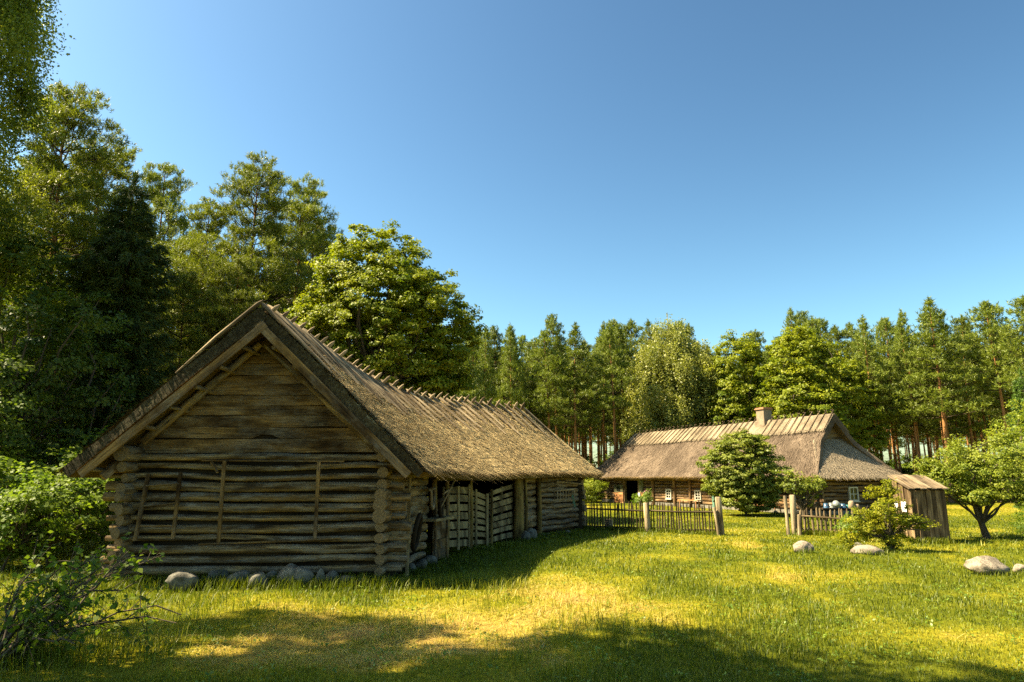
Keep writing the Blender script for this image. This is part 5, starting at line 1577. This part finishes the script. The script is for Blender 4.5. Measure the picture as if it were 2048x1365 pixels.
def dryness(x, y):
    d = fbm(x * .33 + 5, y * .33, 3, 4) * .9 + fbm(x * 1.4, y * 1.4, 9, 3) * .5 - .65
    for (g, r, k) in dry_spots:
        d = d + (.25 + 1.3 * fbm(x * 2.1 + 7, y * 1.6, 61, 3)) * .5 * k * np.exp(-((x - g.x) ** 2 + ((y - g.y) / 1.25) ** 2) / (2 * r * r)) * 1.0
    for a, b in zip(path_pts, path_pts[1:]):
        ax, ay, bx, by = a.x, a.y, b.x, b.y
        t = np.clip(((x - ax) * (bx - ax) + (y - ay) * (by - ay)) / ((bx - ax) ** 2 + (by - ay) ** 2), 0, 1)
        dd = np.hypot(x - ax - t * (bx - ax), y - ay - t * (by - ay)); d = d + .2 * np.exp(-(dd / .38) ** 2)
    return np.clip(d, 0, 1)


def relief(x, y):
    near = np.exp(-np.maximum(0, y - 14) / 10)
    return (fbm(x * .5, y * .5, 41, 3) - .5) * .16 * near + (fbm(x * 2.2, y * 2.2, 43, 3) - .5) * .09 * near - .015


def lines(lo, hi, dense, sparse_lim):
    a = list(np.arange(lo, hi, dense)); st = dense
    v = a[-1]
    while v < sparse_lim: st *= 1.16; v += st; a.append(v)
    st = dense; v = a[0]; pre = []
    while v > -sparse_lim: st *= 1.16; v -= st; pre.append(v)
    return np.array(pre[::-1] + a)


gx = lines(-14, 22, .16, 700); gy_ = lines(4, 34, .16, 700)
X, Y = np.meshgrid(gx, gy_, indexing='ij'); Z = relief(X, Y)
me = bpy.data.meshes.new('ground'); nx, ny = X.shape
co = np.stack([X, Y, Z], -1).reshape(-1, 3).astype(np.float32)
me.vertices.add(nx * ny); me.vertices.foreach_set('co', co.reshape(-1))
I, J = np.meshgrid(np.arange(nx - 1), np.arange(ny - 1), indexing='ij'); a = (I * ny + J).reshape(-1)
q = np.stack([a, a + ny, a + ny + 1, a + 1], 1).astype(np.int32); nf = len(q)
me.loops.add(nf * 4); me.loops.foreach_set('vertex_index', q.reshape(-1))
me.polygons.add(nf); me.polygons.foreach_set('loop_start', np.arange(0, nf * 4, 4, dtype=np.int32)); me.polygons.foreach_set('loop_total', np.full(nf, 4, np.int32)); me.polygons.foreach_set('use_smooth', np.ones(nf, bool))
at = me.attributes.new('dry', 'FLOAT', 'POINT'); at.data.foreach_set('value', dryness(X, Y).reshape(-1).astype(np.float32)); me.update(calc_edges=True)


def turf(name, blade):
    m, t, out = nt(name)
    d = N(t, 'ShaderNodeAttribute', attribute_name='dry')
    if blade:
        c = ramp(t, [(.0, (.075, .10, .005)), (.3, (.21, .222, .011)), (.55, (.34, .30, .03)), (.8, (.46, .36, .085)), (1., (.52, .39, .13))], d.outputs['Fac'])
        p = N(t, 'ShaderNodeBsdfPrincipled'); t.links.new(c, p.inputs['Base Color']); p.inputs['Roughness'].default_value = .5; p.inputs['Specular IOR Level'].default_value = .25
        tr = N(t, 'ShaderNodeBsdfTranslucent'); t.links.new(mix(t, c, (1.2, 1.25, .6), 1., 'MULTIPLY'), tr.inputs['Color'])
        ms = N(t, 'ShaderNodeMixShader'); ms.inputs[0].default_value = .35
        t.links.new(p.outputs[0], ms.inputs[1]); t.links.new(tr.outputs[0], ms.inputs[2]); t.links.new(ms.outputs[0], out.inputs['Surface'])
    else:
        tc = N(t, 'ShaderNodeTexCoord'); n1_ = ntex(t, tc.outputs['Object'], 9, 6, .7); n2_ = ntex(t, tc.outputs['Object'], 55, 4, .7)
        c = ramp(t, [(.0, (.09, .11, .007)), (.3, (.19, .185, .013)), (.6, (.28, .22, .045)), (1., (.34, .22, .08))], d.outputs['Fac'])
        c = mix(t, c, ramp(t, [(.3, (.35, .3, .25)), (.65, (1.3, 1.25, 1.1))], n1_), .8, 'MULTIPLY')
        c = mix(t, c, ramp(t, [(.3, (.4, .38, .3)), (.65, (1.4, 1.35, 1.2))], n2_), .8, 'MULTIPLY')
        finish(t, out, c, .95, bump(t, n2_, .6, .03), .05)
    return m


me.materials.append(turf('turf', False))
ground = bpy.data.objects.new('ground', me); COL.objects.link(ground); tag(ground, 'mown grassy farmyard ground with dry patches and a faint worn path', 'ground', None, 'structure')

# blades: fewer and wider with distance
rg = np.random.default_rng(99)
def inside_barn(x, y):
    wx = np.interp(y, [p[1] for p in WC], [p[0] for p in WC]); lx = np.interp(y, [p[1] for p in WL], [p[0] for p in WL])
    return (y > 14.05) & (y < 28.5) & (x < wx - .08) & (x > lx + .08)


BV = []; BD = []
def blades(n, y0, y1, hmin, hmax, tall=False, flat=False, lim=None):
    u = rg.random(n); a = .55          # density falls with distance
    y = (y0 ** (1 - 1.0 - a) + u * (y1 ** (-a) - y0 ** (-a))) ** (-1 / a) if False else (y0 ** -a + u * (y1 ** -a - y0 ** -a)) ** (-1 / a)
    x = (rg.random(n) * 2 - 1) * (.82 * y + 1.5)
    if lim is not None:
        k = lim(x, y); x, y = x[k], y[k]
    k = ~inside_barn(x, y); x, y = x[k], y[k]; n = len(x)
    z = relief(x, y); d = dryness(x, y)
    gm = fbm(x * .8, y * .8, 71, 3)
    h = rg.uniform(hmin, hmax, n) * (.55 + .9 * gm)
    if not tall and not flat: h *= (1.15 - .6 * d)
    w = np.maximum(.0055 if tall else .0038, y * .00085) * rg.uniform(.7, 1.4, n)
    az = rg.uniform(0, 2 * PI, n); ln = rg.normal(.35, .25, n); el = np.clip(PI / 2 - np.abs(ln), .25, 1.57)
    if flat: el = rg.uniform(.02, .35, n); h = rg.uniform(.08, .28, n)
    dx = np.cos(az) * np.cos(el); dy = np.sin(az) * np.cos(el); dz = np.sin(el)
    sx = -np.sin(az + rg.normal(0, .5, n)); sy = np.cos(az)
    c = np.stack([x, y, z - .01 + (.02 * rg.random(n) if flat else 0)], 1); D = np.stack([dx, dy, dz], 1); S = np.stack([sx, sy, np.zeros(n)], 1); S = S / np.linalg.norm(S, axis=1, keepdims=True) * w[:, None] * .5
    H_ = h[:, None]
    mid = c + D * H_ * .55 + np.array([0, 0, .06]) * H_; tip = c + D * H_ + np.stack([dx, dy, -.25 * np.ones(n)], 1) * H_ * .22
    BV.append(np.stack([c - S, c + S, mid + S * .8, tip, mid - S * .8], 1))
    dv = np.clip(d + rg.normal(0, .16, n) - (.12 if tall else 0), 0, 1)
    if flat: dv = np.clip(rg.uniform(.6, 1., n), 0, 1)
    BD.append(dv)


blades(260000, 5.6, 34, .03, .085)
blades(110000, 20, 75, .035, .085)
blades(46000, 5.6, 26, .10, .26, True, False, lambda x, y: fbm(x * .7 + 3, y * .7, 51, 3) + .15 * fbm(x * 3, y * 3, 53, 2) > .63)
blades(60000, 5.6, 30, .1, .2, False, True, lambda x, y: dryness(x, y) > .42)
# long grass left standing along the walls, posts and stones
def edge_grass(pts, n, spread, h0, h1):
    k = rg.integers(0, len(pts) - 1, n); f = rg.random(n); p = np.array([[q[0], q[1]] for q in pts])
    c = p[k] * (1 - f[:, None]) + p[k + 1] * f[:, None] + rg.normal(0, spread, (n, 2)); x, y = c[:, 0], c[:, 1]
    global _edge; _edge = (x, y)
    keep = ~inside_barn(x, y); x, y = x[keep], y[keep]; n = len(x); z = relief(x, y); d = np.clip(dryness(x, y) * .6, 0, 1)
    h = rg.uniform(h0, h1, n); az = rg.uniform(0, 2 * PI, n); el = rg.uniform(.95, 1.5, n); w = np.maximum(.005, y * .0007)
    D = np.stack([np.cos(az) * np.cos(el), np.sin(az) * np.cos(el), np.sin(el)], 1); S = np.stack([-np.sin(az), np.cos(az), 0 * az], 1) * w[:, None] * .5
    c = np.stack([x, y, z - .01], 1); H_ = h[:, None]; mid = c + D * H_ * .55 + np.array([0, 0, .06]) * H_; tip = c + D * H_ + np.stack([D[:, 0], D[:, 1], -.2 * np.ones(n)], 1) * H_ * .3
    BV.append(np.stack([c - S, c + S, mid + S * .8, tip, mid - S * .8], 1)); BD.append(np.clip(d + rg.normal(0, .12, n), 0, 1))


edge_grass([(-8.5, 13.35), (-5.5, 13.3), (-3.9, 13.3), (-2.2, 13.2)], 4200, .22, .12, .34)
edge_grass([(-2.2, 13.2), (-1.2, 13.6), (-.3, 13.4), (.1, 12.9)], 1500, .3, .1, .28)
edge_grass([(-1.8, 15), (-1.0, 19.5), (.3, 22), (1.5, 24.8), (3.0, 27.6)], 4000, .3, .06, .2)
edge_grass([tuple(pA)[:2], tuple(pB)[:2], tuple(pC)[:2]], 2600, .12, .1, .25)
edge_grass([tuple(pD)[:2], tuple(pE)[:2], tuple(pF)[:2]], 2400, .15, .12, .32)
edge_grass([tuple(oF)[:2], tuple(oR)[:2]], 900, .12, .1, .3)
edge_grass([tuple(oL)[:2], tuple(oF)[:2]], 700, .12, .1, .3)
edge_grass([(-7.6, 7.6), (-5.7, 8.3), (-4.6, 8.6)], 1500, .4, .15, .45)
for o in [o for o in SC.objects if o.name.startswith(('boulder', 'foundation_stone'))]:
    p = o.location; r = .34 if o.name.startswith('b') else .16
    edge_grass([(p.x - r, p.y - r * .9), (p.x + r, p.y - r * .9)], 160, .1, .06, .2)
# low broad weeds in the turf
nw = 4200; yw = 5.8 + 22 * rg.random(nw) ** 1.7; xw = (rg.random(nw) * 2 - 1) * (.82 * yw + 1); kw = (~inside_barn(xw, yw)) & (fbm(xw * 1.1, yw * 1.1, 91, 3) > .5); xw, yw = xw[kw], yw[kw]
RNG = np.random.default_rng(17); nw = len(xw); xr = np.repeat(xw, 5) + RNG.normal(0, .05, nw * 5); yr = np.repeat(yw, 5) + RNG.normal(0, .05, nw * 5)
Cw = np.stack([xr, yr, relief(xr, yr) + RNG.uniform(.02, .09, nw * 5)], 1); Nw = unit(RNG.normal(size=(nw * 5, 3)) * .5 + np.array([0, 0, 1.]))
Lw = RNG.uniform(.03, .06, nw * 5); wm_ = leaves('weeds', Cw, Nw, Lw, Lw * .55, RNG.random(nw * 5), M['flower'])
wo = bpy.data.objects.new('weeds', wm_); COL.objects.link(wo); tag(wo, 'small broad-leaved weeds scattered through the lawn', 'weeds', None, 'stuff')
V = np.concatenate(BV); Dv = np.concatenate(BD); n = len(V)
gm_ = bpy.data.meshes.new('grass'); gm_.vertices.add(n * 5); gm_.vertices.foreach_set('co', V.reshape(-1).astype(np.float32))
idx = np.arange(n)[:, None] * 5
quad = (idx + np.array([[0, 1, 2, 4]])); tri = (idx + np.array([[4, 2, 3]]))
lo = np.concatenate([quad, tri], 1).reshape(-1).astype(np.int32)
gm_.loops.add(n * 7); gm_.loops.foreach_set('vertex_index', lo)
ls = (np.arange(n)[:, None] * 7 + np.array([[0, 4]])).reshape(-1).astype(np.int32); lt = np.tile(np.array([4, 3], np.int32), n)
gm_.polygons.add(n * 2); gm_.polygons.foreach_set('loop_start', ls); gm_.polygons.foreach_set('loop_total', lt)
at = gm_.attributes.new('dry', 'FLOAT', 'POINT'); at.data.foreach_set('value', np.repeat(Dv, 5).astype(np.float32))
gm_.materials.append(turf('grass_blade', True)); gm_.update(calc_edges=True)
grass = bpy.data.objects.new('grass', gm_); COL.objects.link(grass); tag(grass, 'uneven lawn of green blades with dry straw-coloured patches', 'grass', None, 'stuff')

# ------------------------------------------------------------------ light, sky, camera
SUN_EL = math.radians(51.0)
sd = Vector((-1.0, .0, 0)).normalized()
S = Vector((sd.x * math.cos(SUN_EL), sd.y * math.cos(SUN_EL), math.sin(SUN_EL)))
w = bpy.data.worlds.new('World'); SC.world = w; w.use_nodes = True
t = w.node_tree; bg = t.nodes['Background']; sk = t.nodes.new('ShaderNodeTexSky'); sk.sky_type = 'NISHITA'; sk.sun_disc = False
sk.sun_elevation = SUN_EL; sk.sun_rotation = math.atan2(sd.x, sd.y); sk.air_density = 1.0; sk.dust_density = 1.4; sk.ozone_density = 2.0; sk.altitude = 0
m1 = mix(t, sk.outputs[0], (.225, .235, .195), 1., 'MULTIPLY'); gmm = N(t, 'ShaderNodeGamma'); gmm.inputs['Gamma'].default_value = 1.6; t.links.new(m1, gmm.inputs['Color'])
m2 = N(t, 'ShaderNodeVectorMath', operation='SCALE'); m2.inputs['Scale'].default_value = 3.1; t.links.new(gmm.outputs[0], m2.inputs[0]); t.links.new(m2.outputs[0], bg.inputs['Color']); bg.inputs['Strength'].default_value = .10
ld = bpy.data.lights.new('sun', 'SUN'); ld.energy = 5.0; ld.angle = math.radians(.55); ld.color = (1.0, .85, .56)
lo_ = bpy.data.objects.new('sun', ld); COL.objects.link(lo_); lo_.rotation_euler = S.to_track_quat('Z', 'Y').to_euler()
cam = bpy.data.cameras.new('camera'); cam.sensor_width = 36; cam.lens = 24 * (FPX / 1365.333); cam.clip_end = 3000; cam.clip_start = .05
co_ = bpy.data.objects.new('camera', cam); COL.objects.link(co_); co_.location = (0, 0, EYE); co_.rotation_euler = (PI / 2 + PITCH, 0, 0)
SC.camera = co_
SC.view_settings.view_transform = 'Standard'; SC.view_settings.look = 'None'; SC.view_settings.gamma = 1; SC.view_settings.exposure = 2.05
SC.cycles.max_bounces = 6; SC.cycles.diffuse_bounces = 3; SC.cycles.transmission_bounces = 4; SC.cycles.transparent_max_bounces = 4; SC.cycles.use_denoising = False
SC.render.film_transparent = False
